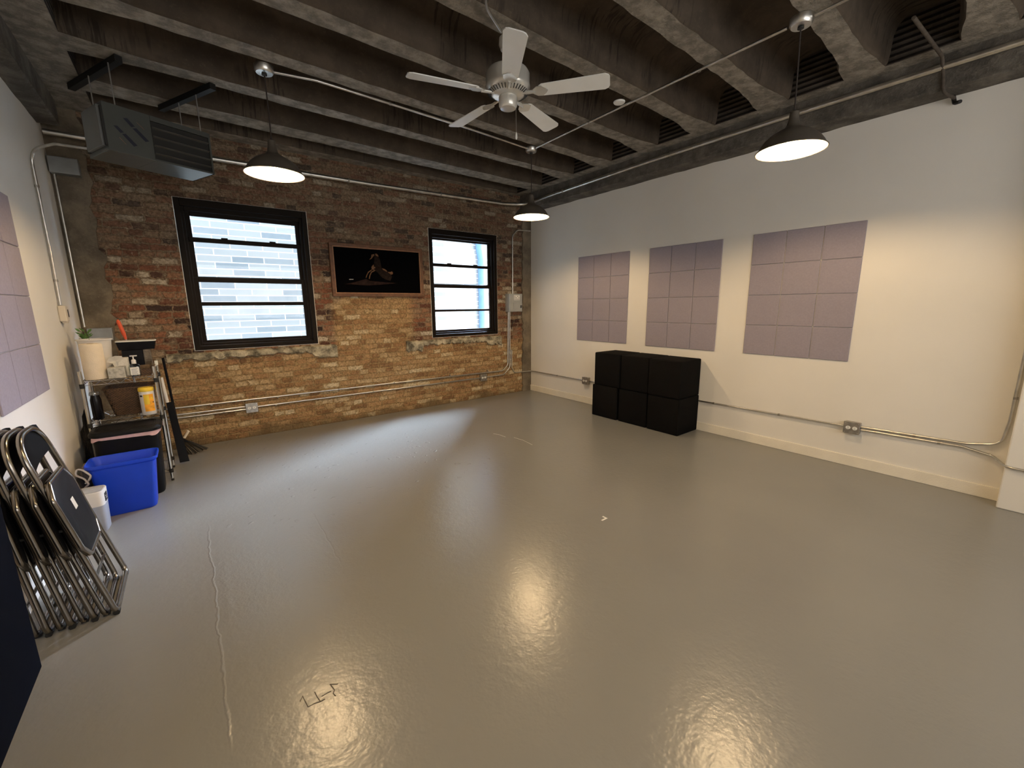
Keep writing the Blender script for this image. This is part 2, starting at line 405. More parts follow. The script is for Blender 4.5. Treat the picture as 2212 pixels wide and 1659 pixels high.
def struct(name, bm, m, parent=None, **k):
    o = obj(name, bm, m, parent, **k)
    if not parent: o['kind'] = 'structure'
    return o
def sthing(name, loc=(0,0,0)):
    o = bpy.data.objects.new(name, None); C.objects.link(o); o.location = loc; o['kind'] = 'structure'; return o
def dup(root, loc, label, rz=None, group=None):
    r = root.copy(); C.objects.link(r); r.location = loc; r['label'] = label
    if rz is not None: r.rotation_euler = (0,0,rz)
    if group: r['group'] = group
    for ch in list(root.children):
        c = ch.copy(); C.objects.link(c); c.parent = r
        for g in ch.children:
            d = g.copy(); C.objects.link(d); d.parent = c
    return r

# ------------------------------------------------------------------ room shell
b = bm_(); poly(b, ((L-.3,B-.3,0),(R+.3,B-.3,0),(R+.3,D+.05,0),(L-.3,D+.05,0))); struct('floor', b, 'floor')
b = bm_(); box(b, L-.15, L, B, D+.3, 0, 3.75); struct('wall_left', b, 'wall')
b = bm_(); box(b, R, R+.15, B, D+.3, 0, 3.75); struct('wall_right', b, 'wall')
b = bm_(); box(b, L-.15, R+.15, B-.15, B, 0, 3.75); struct('wall_back', b, 'wall')
W1 = (.0275, 1.261, 1.049, 2.600); W2 = (2.845, 4.024, 1.035, 2.579)
b = bm_(); e = .006; T = D + .16
xs = [L-.15, W1[0]-e, W1[1]+e, W2[0]-e, W2[1]+e, R+.15]
for i in (0, 2, 4): box(b, xs[i], xs[i+1], D, T, 0, 3.75)
for w in (W1, W2):
    box(b, w[0]-e, w[1]+e, D, T, 0, w[2]-e); box(b, w[0]-e, w[1]+e, D, T, w[3]+e, 3.75)
box(b, R+.15, 9, D, T, -1, 4.2); box(b, -6, L-.15, D, T, -1, 4.2); box(b, L-.15, R+.15, D, T, 3.75, 4.2)
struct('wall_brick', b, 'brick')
# concrete corner strips of the brick wall
def rough_strip(x0, x1, y0, z0, z1, m, name, side, amp=.02, th=.03):
    b = bm_(); n = 60; prev = None
    for i in range(n+1):
        z = z0 + (z1-z0)*i/n; j = random.uniform(-amp, amp)
        a = x0 + (j if side == 'l' else 0); c = x1 + (j if side == 'r' else 0)
        row = [b.verts.new(p) for p in ((a, D+.01, z), (a, y0, z), (c, y0, z), (c, D+.01, z))]
        if prev:
            for k in range(3): b.faces.new((prev[k], prev[k+1], row[k+1], row[k]))
        prev = row
    return struct(name, b, m)
rough_strip(4.545, R, D-.025, 0, H, 'pillar', 'trim_1', 'l')
rough_strip(L, -.56, D-.02, 0, H, 'pillar', 'trim_2', 'r', .03)

# ledges under the windows
def ledge(name, x0, x1, z0, z1, seed):
    random.seed(seed); b = bm_(); n = 50; prev = None
    for i in range(n+1):
        x = x0 + (x1-x0)*i/n
        zb = z0 + random.uniform(-.012, .03) - (.07 if (i > n-9 or (seed == 2 and i < 8)) else 0)
        zt = z1 + random.uniform(-.008, .008); y0 = D - .028 + random.uniform(-.005, .005)
        row = [b.verts.new(p) for p in ((x, D+.01, zb), (x, y0, zb+.012), (x, y0, zt-.02), (x, D+.01, zt))]
        if prev:
            for k in range(3): b.faces.new((prev[k], prev[k+1], row[k+1], row[k]))
        else: b.faces.new(row)
        prev = row
    b.faces.new(prev[::-1])
    return struct(name, b, 'ledge')
ledge('trim_3', -.22, 1.478, .935, 1.03, 1); ledge('trim_4', 2.42, 4.09, .915, 1.01, 2); random.seed(11)

# right-hand pillar and its conduit side
b = bm_(); box(b, 4.556, R+.01, B, .088, 0, H, bev=.008); struct('wall_pillar', b, 'wall')
b = bm_(); box(b, R-.014, R+.001, .088, D-.02, 0, .10, bev=.004); struct('baseboard_right', b, 'skirt')

# beams under the ceiling
def beam(name, x0, x1, y0, y1, z0, z1):
    b = bm_(); n = 70; prev = None
    for i in range(n+1):
        y = y0 + (y1-y0)*i/n; j = lambda a: random.uniform(-a, a)
        row = [b.verts.new(p) for p in ((x0+j(.004), y, z1), (x0+j(.004), y, z0+.012+j(.006)), (x0+.012+j(.005), y, z0+j(.004)), (x1-.012, y, z0+j(.004)), (x1, y, z0+.01), (x1, y, z1))]
        if prev:
            for k in range(5): b.faces.new((prev[k], prev[k+1], row[k+1], row[k]))
        else: b.faces.new(row)
        prev = row
    b.faces.new(prev[::-1]); return struct(name, b, 'beam')
beam('ceiling_beam', 4.512, R+.02, B, D, 2.9955, H+.02)
beam('ceiling_beam.001', L-.02, -.665, B, 5.46, 3.035, H+.02)

# ribbed pan ceiling
def pan_ceiling():
    b = bm_(); x0, x1 = -.43, 4.37; s = .0315; depth = .30
    zs = lambda x: s*(x - x1)
    pans = []
    k = -1
    while True:
        cy = 5.385 - .6455*k + (.0 if k else 0)
        hw_end = .197; 
        if k == 0: cy, hw_end = 5.375, .15
        if k == -1: k = 0; continue
        if cy < B + .2: break
        pans.append((cy, hw_end, .15 if k == 0 else .248)); k += 1
    nx = 48
    xs_ = [x0 + (x1-x0)*i/nx for i in range(nx+1)]
    lower_prev = None
    edges = []
    for (cy, he, hm) in pans:
        lo, hi = [], []
        for i, x in enumerate(xs_):
            d = min(x-x0, x1-x); t = min(1, d/.5); t = t*t*(3-2*t); hw = he + (hm-he)*t
            jl = random.uniform(-.007, .007) if 0 < i < nx else 0
            jh = random.uniform(-.007, .007) if 0 < i < nx else 0
            lo.append((x, cy + zs(x) - hw + jl)); hi.append((x, cy + zs(x) + hw + jh))
        # section from lo edge up and over to hi edge
        prof = []
        m_ = 9
        rings_ = []
        for i in range(nx+1):
            y0, y1 = lo[i][1], hi[i][1]; x = xs_[i]; r_ = []
            w = y1 - y0
            r_.append((x, y0, H)); r_.append((x, y0 + .012, H+.02))
            for q in range(m_+1):
                a = PI - PI*q/m_
                # super-ellipse arch
                cx_, sn = math.cos(a), math.sin(a)
                yy = (y0+y1)/2 + (w/2 - .02)*math.copysign(abs(cx_)**.55, cx_)
                zz = H + .08 + (depth-.08)*abs(sn)**.6
                r_.append((x, yy, zz))
            r_.append((x, y1 - .012, H+.02)); r_.append((x, y1, H))
            rings_.append([b.verts.new(p) for p in r_])
        for i in range(nx):
            A, Bq = rings_[i], rings_[i+1]
            for q in range(len(A)-1):
                f = b.faces.new((A[q], Bq[q], Bq[q+1], A[q+1])); f.material_index = 0; f.smooth = True
        for rr in (rings_[0], rings_[-1]):
            f = b.faces.new(rr); f.material_index = 2
        edges.append(([r[0] for r in rings_], [r[-1] for r in rings_]))
    # joist soffits between neighbouring pans (pans run from the brick wall backwards)
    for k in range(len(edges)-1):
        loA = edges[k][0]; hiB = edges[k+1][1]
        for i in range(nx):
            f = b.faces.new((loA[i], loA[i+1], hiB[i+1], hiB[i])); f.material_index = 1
    def strip(line, ys, rev=False):
        far = [b.verts.new((v.co.x, ys, H)) for v in line]
        for i in range(nx): b.faces.new((line[i], line[i+1], far[i+1], far[i])).material_index = 1
    strip(edges[0][1], D+.02); strip(edges[-1][0], B-.05)
    # side bands along both beams
    for xa, xb, idx in ((L-.05, x0, 0), (x1, R+.05, -1)):
        ys_ = []
        for lo, hi in edges: ys_ += [hi[idx].co.y, lo[idx].co.y]
        ys_ = [D+.02] + ys_ + [B-.05]
        for a, c in zip(ys_, ys_[1:]):
            poly(b, ((xa, a, H), (xb, a, H), (xb, c, H), (xa, c, H)), 1)
    # slab above everything
    box(b, L-.15, R+.15, B-.15, D+.3, H+.34, H+.5)
    bmesh.ops.remove_doubles(b, verts=b.verts, dist=.0005)
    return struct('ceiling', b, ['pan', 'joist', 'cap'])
pan_ceiling()
def joist_y(k, x): return 5.06 + .0 - .6455*(k) + .0315*(x-4.37)

# ------------------------------------------------------------------ windows
def window(name, w, gx0, gx1, gz0, gz1, bars, meet, latch=True):
    t = sthing(name, ((w[0]+w[1])/2, D, w[2])); ox, oy, oz = t.location
    def o(n_, b, m, p=t): return obj(n_, b, m, p)
    def bx(b, x0, x1, y0, y1, z0, z1, bev=.004): box(b, x0-ox, x1-ox, y0-oy, y1-oy, z0-oz, z1-oz, bev)
    def frame(b, x0, x1, z0, z1, wl, wr, wb, wt, ya, yb, bev=.004):
        bx(b, x0, x0+wl, ya, yb, z0, z1, bev); bx(b, x1-wr, x1, ya, yb, z0, z1, bev)
        bx(b, x0+wl, x1-wr, ya, yb, z0, z0+wb, bev); bx(b, x0+wl, x1-wr, ya, yb, z1-wt, z1, bev)
    b = bm_(); frame(b, w[0], w[1], w[2], w[3], .05, .05, .045, .075, D-.012, D+.14)
    frame(b, w[0]+.046, w[1]-.046, w[2]+.041, w[3]-.07, .03, .03, .03, .045, D+.03, D+.13)
    o('window_frame', b, 'frame')
    zm = meet
    b = bm_(); frame(b, w[0]+.07, w[1]-.07, zm-.02, w[3]-.10, gx0-w[0]-.065, w[1]-gx1-.065, .055, w[3]-.1-gz1, D+.085, D+.115); o('upper_sash', b, 'frame')
    b = bm_(); frame(b, w[0]+.062, w[1]-.062, w[2]+.06, zm+.025, gx0-w[0]-.062, w[1]-gx1-.062, gz0-w[2]-.06, .05, D+.055, D+.084); o('lower_sash', b, 'frame')
    for z0, z1 in bars:
        b = bm_(); bx(b, gx0-.03, gx1+.03, D+.06, D+.085, z0, z1); o('glazing_bar', b, 'frame')
    if latch:
        for fx in (.28, .74):
            b = bm_(); xx = gx0 + (gx1-gx0)*fx; bx(b, xx-.03, xx+.03, D+.055, D+.085, bars[0][1]-.002, bars[0][1]+.012, .003); o('latch', b, 'frame')
    b = bm_(); poly(b, [(x_-ox, D+.098-oy, z_-oz) for x_, z_ in ((gx0-.02,gz0-.02),(gx1+.02,gz0-.02),(gx1+.02,gz1+.02),(gx0-.02,gz1+.02))]); o('pane', b, 'glass')
    # pale plaster line round the opening
    b = bm_(); frame(b, w[0]-e, w[1]+e, w[2]-e, w[3]+e*.5, e*.8, e*.8, e*.8, .003, D-.004, D+.2, 0); o('plaster_edge', b, 'plaster')
    return t
window('window_1', W1, .145, 1.152, 1.148, 2.447, [(2.183, 2.230), (1.520, 1.560)], 1.795)
window('window_2', W2, 2.925, 3.925, 1.137, 2.443, [(2.066, 2.108), (1.409, 1.441)], 1.785)

# world beyond the windows
b = bm_(); box(b, -6, 5.08, 7.0, 9.3, -1, 6.0); tag(obj('neighbouring_building', b, 'alley'), 'pale grey brick side of the neighbouring building outside the windows', 'building')
b = bm_(); poly(b, ((-6,D+.3,-.6),(11,D+.3,-.6),(11,7.0,-.6),(-6,7.0,-.6))); struct('ground', b, 'ground')
b = bm_(); tube(b, ((4.60,6.93,-.5),(4.60,6.93,2.35),(4.56,6.93,2.55),(4.56,6.93,5.9)), .062, 14, fil=.08)
tag(obj('drainpipe', b, 'blackpipe', smooth_=True), 'blue drainpipe running up the brickwork outside the right window', 'drainpipe')

# ------------------------------------------------------------------ acoustic tiles
def tile_mesh(w=.3035, h=.303):
    b = bm_(); box(b, -w/2, w/2, -.012, 0, 0, h, bev=.005, seg=2)
    bmesh.ops.recalc_face_normals(b, faces=b.faces)
    me = bpy.data.meshes.new('acoustic_tile'); b.to_mesh(me); b.free(); me.materials.append(M['felt']); return me
tm = tile_mesh()
rows_n = ['bottom', 'second', 'third', 'top']
def tiles(wall, y_start, sgn, z0, cols, ncol, wallx, rz, where, grp, dx=.307):
    for c in range(ncol):
        for r in range(4):
            o = bpy.data.objects.new('acoustic_tile', tm); C.objects.link(o)
            o.location = (wallx, y_start - (c+.5)*dx, z0 + r*.306 + .0015); o.rotation_euler = (0,0,rz)
            rn = {'bottom': 'bottom row', 'second': 'second row from the bottom', 'third': 'second row from the top', 'top': 'top row'}[rows_n[r]]
            tag(o, f'lilac felt tile, {rn}, {cols[c]} column, {where}', 'acoustic tile', grp)
cn = ['left', 'middle', 'right']
tiles('r', 4.490, -1, .963, cn, 3, R, -PI/2, 'panel nearest the brick wall', 'tiles of the panel nearest the brick wall')
tiles('r', 3.267, -1, .960, cn, 3, R, -PI/2, 'centre panel of the right wall', 'tiles of the middle panel on the right wall')
tiles('r', 2.038, -1, .965, cn, 3, R, -PI/2, 'panel farthest right', 'tiles of the panel farthest right')
tiles('l', 4.085, -1, .968, ['right', 'middle', 'left'], 3, L, PI/2, 'panel on the left wall', 'tiles on the left wall')

# ------------------------------------------------------------------ foam cubes
def cube(y0, y1, z0, z1, x0, label):
    cy = (y0+y1)/2; t = thing('foam_cube', label, 'foam cube', (x0+.215, cy, z0), 0, 'black foam cubes stacked against the right wall')
    hw = (y1-y0)/2; b = bm_(); box(b, -.213, .213, -hw, hw, 0, z1-z0, bev=.014, seg=3)
    obj('foam_body', b, 'foam', t, smooth_=True)
    for zz in (.011, z1-z0-.011):
        b = bm_(); tube(b, ((-.206,-hw+.007,zz),(.206,-hw+.007,zz),(.206,hw-.007,zz),(-.206,hw-.007,zz)), .0035, 6, closed=True, fil=.01, seg=3)
        obj('edge_piping', b, 'foam', t)
cube(3.355, 3.770, 0, .431, 4.282, 'black foam cube, bottom layer, end nearest the brick wall')
cube(2.910, 3.330, 0, .431, 4.290, 'black foam cube, bottom layer, middle one')
cube(2.480, 2.895, 0, .431, 4.284, 'black foam cube, bottom layer, end farthest from the brick wall')
cube(3.318, 3.738, .433, .868, 4.278, 'black foam cube, top layer, end nearest the brick wall')
cube(2.900, 3.312, .433, .866, 4.284, 'black foam cube, top layer, middle one')
cube(2.478, 2.893, .433, .866, 4.272, 'black foam cube, top layer, end farthest from the brick wall')

# ------------------------------------------------------------------ conduits and boxes
def strap(b, p, ax, r, wy):
    """one-hole strap: thin collar + tab; ax = run axis, wy = outward wall axis"""
    p = Vector(p); a = Vector(ax).normalized()
    tube(b, (p - a*.009, p + a*.009), r*1.35, 10)
def conduit(label, pts, r, fil, straps=(), m='steel', name='conduit', closed=False):
    P0 = Vector(pts[0]); t = thing(name, label, 'conduit', P0)
    b = bm_(); tube(b, [Vector(p)-P0 for p in pts], r, 12, fil=fil); obj('pipe', b, m, t, smooth_=True)
    for p, ax in straps:
        b = bm_(); q = Vector(p)-P0; strap(b, q, ax, r, None); obj('pipe_strap', b, 'box', t)
    return t
def outlet(label, c, rz, w=.115, h=.105, d=.05):
    t = thing('outlet_box', label, 'outlet', c, rz)   # local -y faces the room
    b = bm_(); box(b, -w/2, w/2, -d, 0, -h/2, h/2, bev=.006); obj('box_body', b, 'box', t)
    b = bm_(); box(b, -w/2-.003, w/2+.003, -d-.005, -d+.001, -h/2-.003, h/2+.003, bev=.002); obj('cover_plate', b, 'box', t)
    for s in (-1, 1):
        b = bm_(); loft(b, [[Vector((s*.0245+x_.x, y_, x_.y)) for x_ in [Vector((.0175*math.cos(2*PI*i/20), .0155*math.sin(2*PI*i/20))) for i in range(20)]] for y_ in (-d-.004, -d-.009)])
        f = obj('receptacle', b, 'recept', t)
        for q in (-.006, .006):
            b = bm_(); box(b, s*.0245-.006, s*.0245+.006, -d-.0098, -d-.0085, q-.0012, q+.0012); obj('slot', b, 'slot', f)
    for sx in (-1, 1):
        for sz in (-1, 1): b = bm_(); lathe_y(b, sx*(w/2-.01), -d-.004, sz*(h/2-.01), .004); obj('screw', b, 'steel', t)
    return t
def lathe_y(b, x, y, z, r):
    loft(b, [[Vector((x+r*math.cos(2*PI*i/10), yy, z+r*math.sin(2*PI*i/10))) for i in range(10)] for yy in (y+.002, y-.003)])
yb = D-.02; xr = R-.02
sx = lambda xs_, z: [((x, yb, z), (1,0,0)) for x in xs_]
conduit('upper steel conduit along the brick wall, bending up to the breaker box', [(-.72,yb,.458),(2.2,yb,.435),(4.10,yb,.412),(4.215,yb,.50),(4.235,yb,1.40)], .011, .10, sx((.1,.75,1.45,2.2,3.1,3.8), .44))
conduit('lower steel conduit between the two brick wall outlets, bending up on the right', [(.52,yb,.355),(3.64,yb,.340)], .011, 0, sx((.72,1.9,3.0), .348))
conduit('short steel conduit curving from the right brick wall outlet up to the breaker box', [(3.76,yb,.342),(4.13,yb,.345),(4.258,yb-.0,.46),(4.266,yb,1.40)], .011, .10)
conduit('upper of the twin conduits running left of the brick wall outlet', [(-.72,yb,.385),(.42,yb,.372)], .010, 0)
conduit('lower of the twin conduits running left of the brick wall outlet', [(-.72,yb,.345),(.42,yb,.340)], .010, 0, sx((.2,), .342))
conduit('thin conduit dropping from the breaker box and turning onto the right wall', [(4.30,yb,.75),(4.30,yb,.45),(4.36,yb,.352),(4.62,D-.045,.352),(xr-.012,D-.06,.352),(xr,5.45,.352),(xr,4.32,.354)], .009, .06, [((xr,4.9,.353),(0,1,0))])
outlet('steel double outlet low on the brick wall below the left window', (.470, D, .355), 0)
outlet('steel double outlet low on the brick wall below the right window', (3.700, D, .345), 0)
outlet('steel double outlet on the right wall beside the foam cubes', (R, 4.262, .357), -PI/2)
outlet('steel double outlet on the right wall beneath the farthest right panel', (R, 1.012, .372), -PI/2)
conduit('steel conduit low on the right wall passing behind the foam cubes', [(xr,4.205,.357),(xr,2.4,.361),(xr,1.07,.372)], .009, 0, [((xr,1.62,.367),(0,1,0)),((xr,2.3,.362),(0,1,0))])
conduit('upper conduit bending up the right wall corner at the pillar', [(xr,.955,.388),(xr,.30,.405),(xr,.13,.44),(xr,.112,.62),(xr,.108,3.0)], .010, .09, [((xr,.6,.397),(0,1,0)),((xr,.109,.80),(0,0,1))])
conduit('lower conduit running round the white pillar at the far right', [(xr,.955,.362),(xr,.32,.375),(xr-.01,.155,.345),(4.60,.105,.325),(4.538,.07,.322),(4.538,-1.8,.32)], .010, .05, [((xr,.45,.372),(0,1,0))])
conduit('vertical conduit rising from the breaker box and bending towards the right wall', [(4.33,yb,1.66),(4.335,yb,2.60),(4.44,yb,2.70),(4.68,D-.06,2.70)], .011, .10, [((4.335,yb,2.42),(0,0,1))])
conduit('thick silver conduit along the top of the brick wall turning along the right beam', [(L+.02,5.50,2.985),(2.0,5.50,3.0),(4.10,5.50,3.04),(4.485,5.42,3.06),(4.487,4.9,3.09),(4.487,3.2,3.13),(4.487,1.7,3.14),(4.487,-1.8,3.14)], .024, .25, [((1.75,5.50,2.998),(1,0,0)),((3.0,5.50,3.02),(1,0,0)),((4.487,4.6,3.097),(0,1,0)),((4.487,2.9,3.132),(0,1,0))])
# breaker box
t = thing('breaker_box', 'grey electrical breaker box on the brick wall beside the right window', 'electrical box', (4.325, D, 1.388))
b = bm_(); box(b, -.135, .135, -.115, 0, 0, .292, bev=.005); obj('enclosure', b, 'panelgrey', t)
b = bm_(); box(b, -.125, .125, -.122, -.114, .008, .284, bev=.003); obj('cover', b, 'panelgrey', t)
b = bm_(); box(b, -.055, .065, -.128, -.121, .045, .150, bev=.003); d_ = obj('door', b, 'panelgrey', t)
b = bm_(); box(b, .088, .108, -.134, -.121, .060, .105, bev=.003); obj('latch', b, 'slot', t)
b = bm_(); box(b, -.045, .075, -.1235, -.1215, .190, .268); lb = obj('paper_label', b, 'labelw', t)
b = bm_()
for i in range(4):
    for j in range(3):
        if random.random() < .8: box(b, -.036+i*.028, -.036+i*.028+.018, -.1242, -.1234, .200+j*.023, .200+j*.023+.009)
obj('printed_lines', b, 'emblem', lb)
b = bm_(); tube(b, ((4.30,yb-.002,1.10),(4.31,yb-.01,1.20),(4.38,yb-.02,1.26),(4.46,yb-.02,1.26)), .006, 8, fil=.04)
tag(obj('stub_cable', b, 'cord', smooth_=True), 'short black cable end poking out below the breaker box', 'cable')

# ceiling conduits
zc = 3.205
conduit('ceiling conduit from the left pendant to the corner pendant', [(.73,3.80,zc),(1.0,3.74,zc),(2.4,3.80,zc),(3.22,3.87,zc)], .010, .2, [((1.6,3.765,zc),(1,0,0))])
conduit('ceiling conduit crossing the joists from the corner pendant to the right pendant', [(3.283,3.80,zc),(3.27,3.4,zc),(3.25,2.5,zc),(3.23,1.5,zc),(3.228,1.31,zc)], .010, .3, [((3.262,3.0,zc),(0,1,0)),((3.245,1.9,zc),(0,1,0))])
conduit('ceiling conduit leaving the right pendant towards the near wall', [(3.226,1.16,zc),(3.21,.9,zc),(3.2,-1.5,zc)], .010, .2)
conduit('thin ceiling conduit running diagonally to the ceiling fan', [(.70,1.18,zc),(1.2,1.72,zc),(1.6,2.30,zc),(1.80,2.42,zc)], .008, .3)
b = bm_(); lathe(b, [(.045,0),(.05,.006),(.05,.012)], 24, (3.20,2.60,H-.016)); tag(obj('ceiling_plate', b, 'fanw', smooth_=True), 'round white cover plate on a joist beside the ceiling conduit', 'cover plate')

# old sprinkler pipe at the right
conduit('thin grey pipe crossing the right beam and turning down the wall', [(3.72,.80,3.195),(4.44,.765,3.195),(4.495,.755,3.10),(4.50,.74,2.975),(4.66,.70,2.965)], .011, .05, m='oldpipe', name='old_pipe')
b = bm_(); tube(b, ((4.70,.72,3.02),(4.70,.70,2.94),(4.66,.665,2.93)), .013, 8, fil=.02); tag(obj('pipe_hook', b, 'strut', smooth_=True), 'small dark hooked pipe end below the right beam', 'pipe')

# ------------------------------------------------------------------ pendants
def pendant(x, y, label, cx=None, cy=None):
    t = thing('pendant_lamp', label, 'pendant lamp', (x, y, 2.49), 0, 'pendant lamps')
    cx = 0 if cx is None else cx-x; cy = 0 if cy is None else cy-y
    b = bm_(); lathe(b, [(.05,.74),(.064,.735),(.064,.70),(.054,.687),(.02,.684)], 28, (cx,cy,0)); cp = obj('canopy', b, 'steel', t, smooth_=True)
    b = bm_(); lathe(b, [(.018,.682),(.018,.674),(.004,.672)], 14, (cx,cy,0)); obj('cord_grip', b, 'slot', cp)
    b = bm_(); tube(b, ((cx,cy,.68),(cx*.5+.002,cy*.5,.45),(0,0,.225)), .0048, 8); obj('cord', b, 'cord', t)
    b = bm_(); lathe(b, [(.012,.245),(.026,.235),(.030,.19),(.034,.165)], 24); obj('socket', b, 'shade', t, smooth_=True)
    outer = [(.030,.195),(.036,.160),(.052,.138),(.085,.122),(.125,.100),(.160,.068),(.184,.034),(.198,.010),(.205,.0)]
    b = bm_(); lathe(b, outer, 48, caps=(True, False)); obj('shade', b, 'shade', t, smooth_=True)
    inner = [(r-.004 if r > .04 else r-.004, z-.004 if z > .02 else z) for r, z in outer]
    b = bm_(); lathe(b, inner, 48, caps=(True, False)); obj('shade_lining', b, 'shadein', t, smooth_=True)
    b = bm_(); tube(b, [Vector((.205*math.cos(a), .205*math.sin(a), .0)) for a in [2*PI*i/48 for i in range(48)]], .0035, 6, closed=True); obj('rim', b, 'shade', t)
    b = bm_(); lathe(b, [(.006,.118),(.014,.11),(.016,.10),(.026,.085),(.030,.068),(.027,.052),(.016,.041),(.003,.038)], 16); obj('bulb', b, 'bulb', t, smooth_=True)
    return t
pendant(.662, 3.80, 'grey dome pendant lamp in front of the left window, beside the heater')
pendant(3.278, 3.875, 'small looking dome pendant lamp hanging by the far room corner')
pendant(3.315, 1.25, 'largest looking dome pendant lamp hanging before the right wall', 3.226, 1.232)
pendant(.67, 1.20, 'dome pendant lamp hanging overhead nearest the viewer')

# ------------------------------------------------------------------ ceiling fan
FZ = 2.90
t = thing('ceiling_fan', 'white five-blade ceiling fan with pull chain mounted on a joist', 'ceiling fan', (1.90, 2.49, FZ))
b = bm_(); lathe(b, [(.03,.150),(.10,.145),(.135,.135),(.147,.115),(.147,.055),(.150,.045),(.148,.03),(.125,.0),(.09,-.015)], 48); obj('motor_housing', b, 'fang', t, smooth_=True)
b = bm_(); lathe(b, [(.055,.33),(.058,.29),(.045,.262),(.016,.25),(.016,.14)], 28); obj('mounting_canopy', b, 'fang', t, smooth_=True)
b = bm_()
for i in range(40):
    a = 2*PI*i/40; c_, s_ = math.cos(a), math.sin(a)
    tube(b, ((c_*.112, s_*.112, -.010), (c_*.139, s_*.139, .006)), .0028, 5)
obj('vent_slots', b, 'slot', t)
b = bm_(); lathe(b, [(.055,-.012),(.062,-.02),(.062,-.075),(.052,-.09),(.015,-.094)], 36); obj('switch_housing', b, 'fang', t, smooth_=True)
for k in range(5):
    a = math.radians(20.5 + 72*k); pit = math.radians(-12)
    Mx = Matrix.Rotation(a, 4, 'Z') @ Matrix.Rotation(pit, 4, 'X')
    b = bm_(); out = []
    r0, r1 = .215, .672; w0, w1 = .052, .068
    pts = [(r0, -w0*.75), (r0+.02, -w0)] + [(r1-.03, -w1), (r1-.008, -w1+.012), (r1, -w1+.03), (r1, w1-.03), (r1-.008, w1-.012), (r1-.03, w1)] + [(r0+.02, w0), (r0, w0*.75)]
    loft(b, [[Vector((x_, y_, z_)) for x_, y_ in pts] for z_ in (-.003, .003)])
    bmesh.ops.transform(b, matrix=Mx, verts=b.verts); bl = obj('blade', b, 'fanw', t)
    b = bm_()
    ip = [(.12,-.016),(.17,-.014),(.20,-.04),(.235,-.045),(.262,-.02),(.275,0),(.262,.02),(.235,.045),(.20,.04),(.17,.014),(.12,.016)]
    loft(b, [[Vector((x_, y_, z_)) for x_, y_ in ip] for z_ in (-.009, -.0035)])
    tube(b, ((.09,0,-.004),(.19,0,-.010)), .009, 8)
    bmesh.ops.transform(b, matrix=Mx, verts=b.verts); obj('blade_iron', b, 'fang', bl)
b = bm_(); tube(b, ((.045,-.03,-.085),(.046,-.031,-.24)), .0015, 5); pc = obj('pull_chain', b, 'steel', t)
b = bm_(); lathe(b, [(.002,-.235),(.006,-.25),(.007,-.272),(.003,-.28)], 10, (.046,-.031,0)); obj('chain_fob', b, 'fanw', pc)

# ------------------------------------------------------------------ unit heater
U = Vector((.924,.383,0)); hz = math.atan2(.383,.924); HX, HY, HZ = -.282, 4.12, 2.565
t = thing('unit_heater', 'grey suspended unit heater with louvres, near the left ceiling corner', 'heater', (HX, HY, HZ), hz)
Lh, Dh, Hh = .652, .352, .305
b = bm_(); box(b, 0, .262, .0, Dh, 0, Hh, bev=.004); box(b, .262, Lh, .03, Dh, .01, Hh-.01)
box(b, .262, Lh, 0, .03, Hh-.035, Hh, bev=.002); box(b, .262, Lh, 0, Dh, 0, .014, bev=.002); box(b, Lh-.012, Lh, 0, Dh, 0, Hh, bev=.002)
obj('housing', b, 'heater', t)
b = bm_(); box(b, .266, Lh-.014, .012, .032, .016, Hh-.037); obj('outlet_cavity', b, 'heaterdk', t)
for z_ in (.225, .165, .105, .05):
    b = bm_(); box(b, .266, Lh-.016, -.004, .016, z_-.001, z_+.002, .0006)
    bmesh.ops.rotate(b, cent=(0,.006,z_), matrix=Matrix.Rotation(math.radians(-24), 3, 'X'), verts=b.verts); obj('louvre', b, 'slat', t)
b = bm_(); box(b, -.022, 0, .03, Dh-.05, .03, Hh-.02, bev=.004); obj('end_panel', b, 'heaterlt', t)
b = bm_(); box(b, -.010, 0, .004, .026, .03, Hh-.03); obj('end_slot', b, 'heaterdk', t)
b = bm_(); box(b, -.010, 0, Dh-.045, Dh-.01, .03, Hh-.03); obj('end_slot', b, 'heaterdk', t)
def para(b, P): loft(b, [[Vector((x_, y_, z_)) for x_, z_ in P] for y_ in (-.0015, .0)])
b = bm_(); para(b, [(.105,.232),(.128,.238),(.165,.196),(.145,.186)]); para(b, [(.150,.180),(.172,.188),(.237,.122),(.215,.112)])
para(b, [(.045,.166),(.066,.170),(.097,.138),(.078,.128)]); para(b, [(.085,.124),(.106,.132),(.163,.072),(.142,.060)])
obj('stripe_emblem', b, 'emblem', t)
b = bm_(); tube(b, ((.179,-.001,.229),(.218,-.001,.194)), .0012, 5); tube(b, ((.067,-.001,.098),(.099,-.001,.061)), .0012, 5); obj('stripe_line', b, 'woodlip', t)
def loc_h(x, y): v = Vector((x-HX, y-HY, 0)); v.rotate(Matrix.Rotation(-hz, 3, 'Z')); return v
for rx, ry in ((-.222,4.285),(.271,4.482),(-.36,4.60),(.16,4.74)):
    v = loc_h(rx, ry); b = bm_(); tube(b, ((v.x,v.y,Hh-.002),(v.x,v.y,3.178-HZ)), .0045, 8); obj('hanger_rod', b, 'box', t)
for (xa, ya), (xb, yb_) in (((-.160,4.235),(-.50,4.965)), ((.378,4.30),(.040,5.02))):
    p, q = loc_h(xa, ya), loc_h(xb, yb_); d_ = (q-p).normalized(); n_ = Vector((-d_.y, d_.x, 0))*.021
    b = bm_(); loft(b, [[p+n_+Vector((0,0,z)), q+n_+Vector((0,0,z)), q-n_+Vector((0,0,z)), p-n_+Vector((0,0,z))] for z in (3.178-HZ, 3.222-HZ)])
    obj('strut_channel', b, 'strut', t)
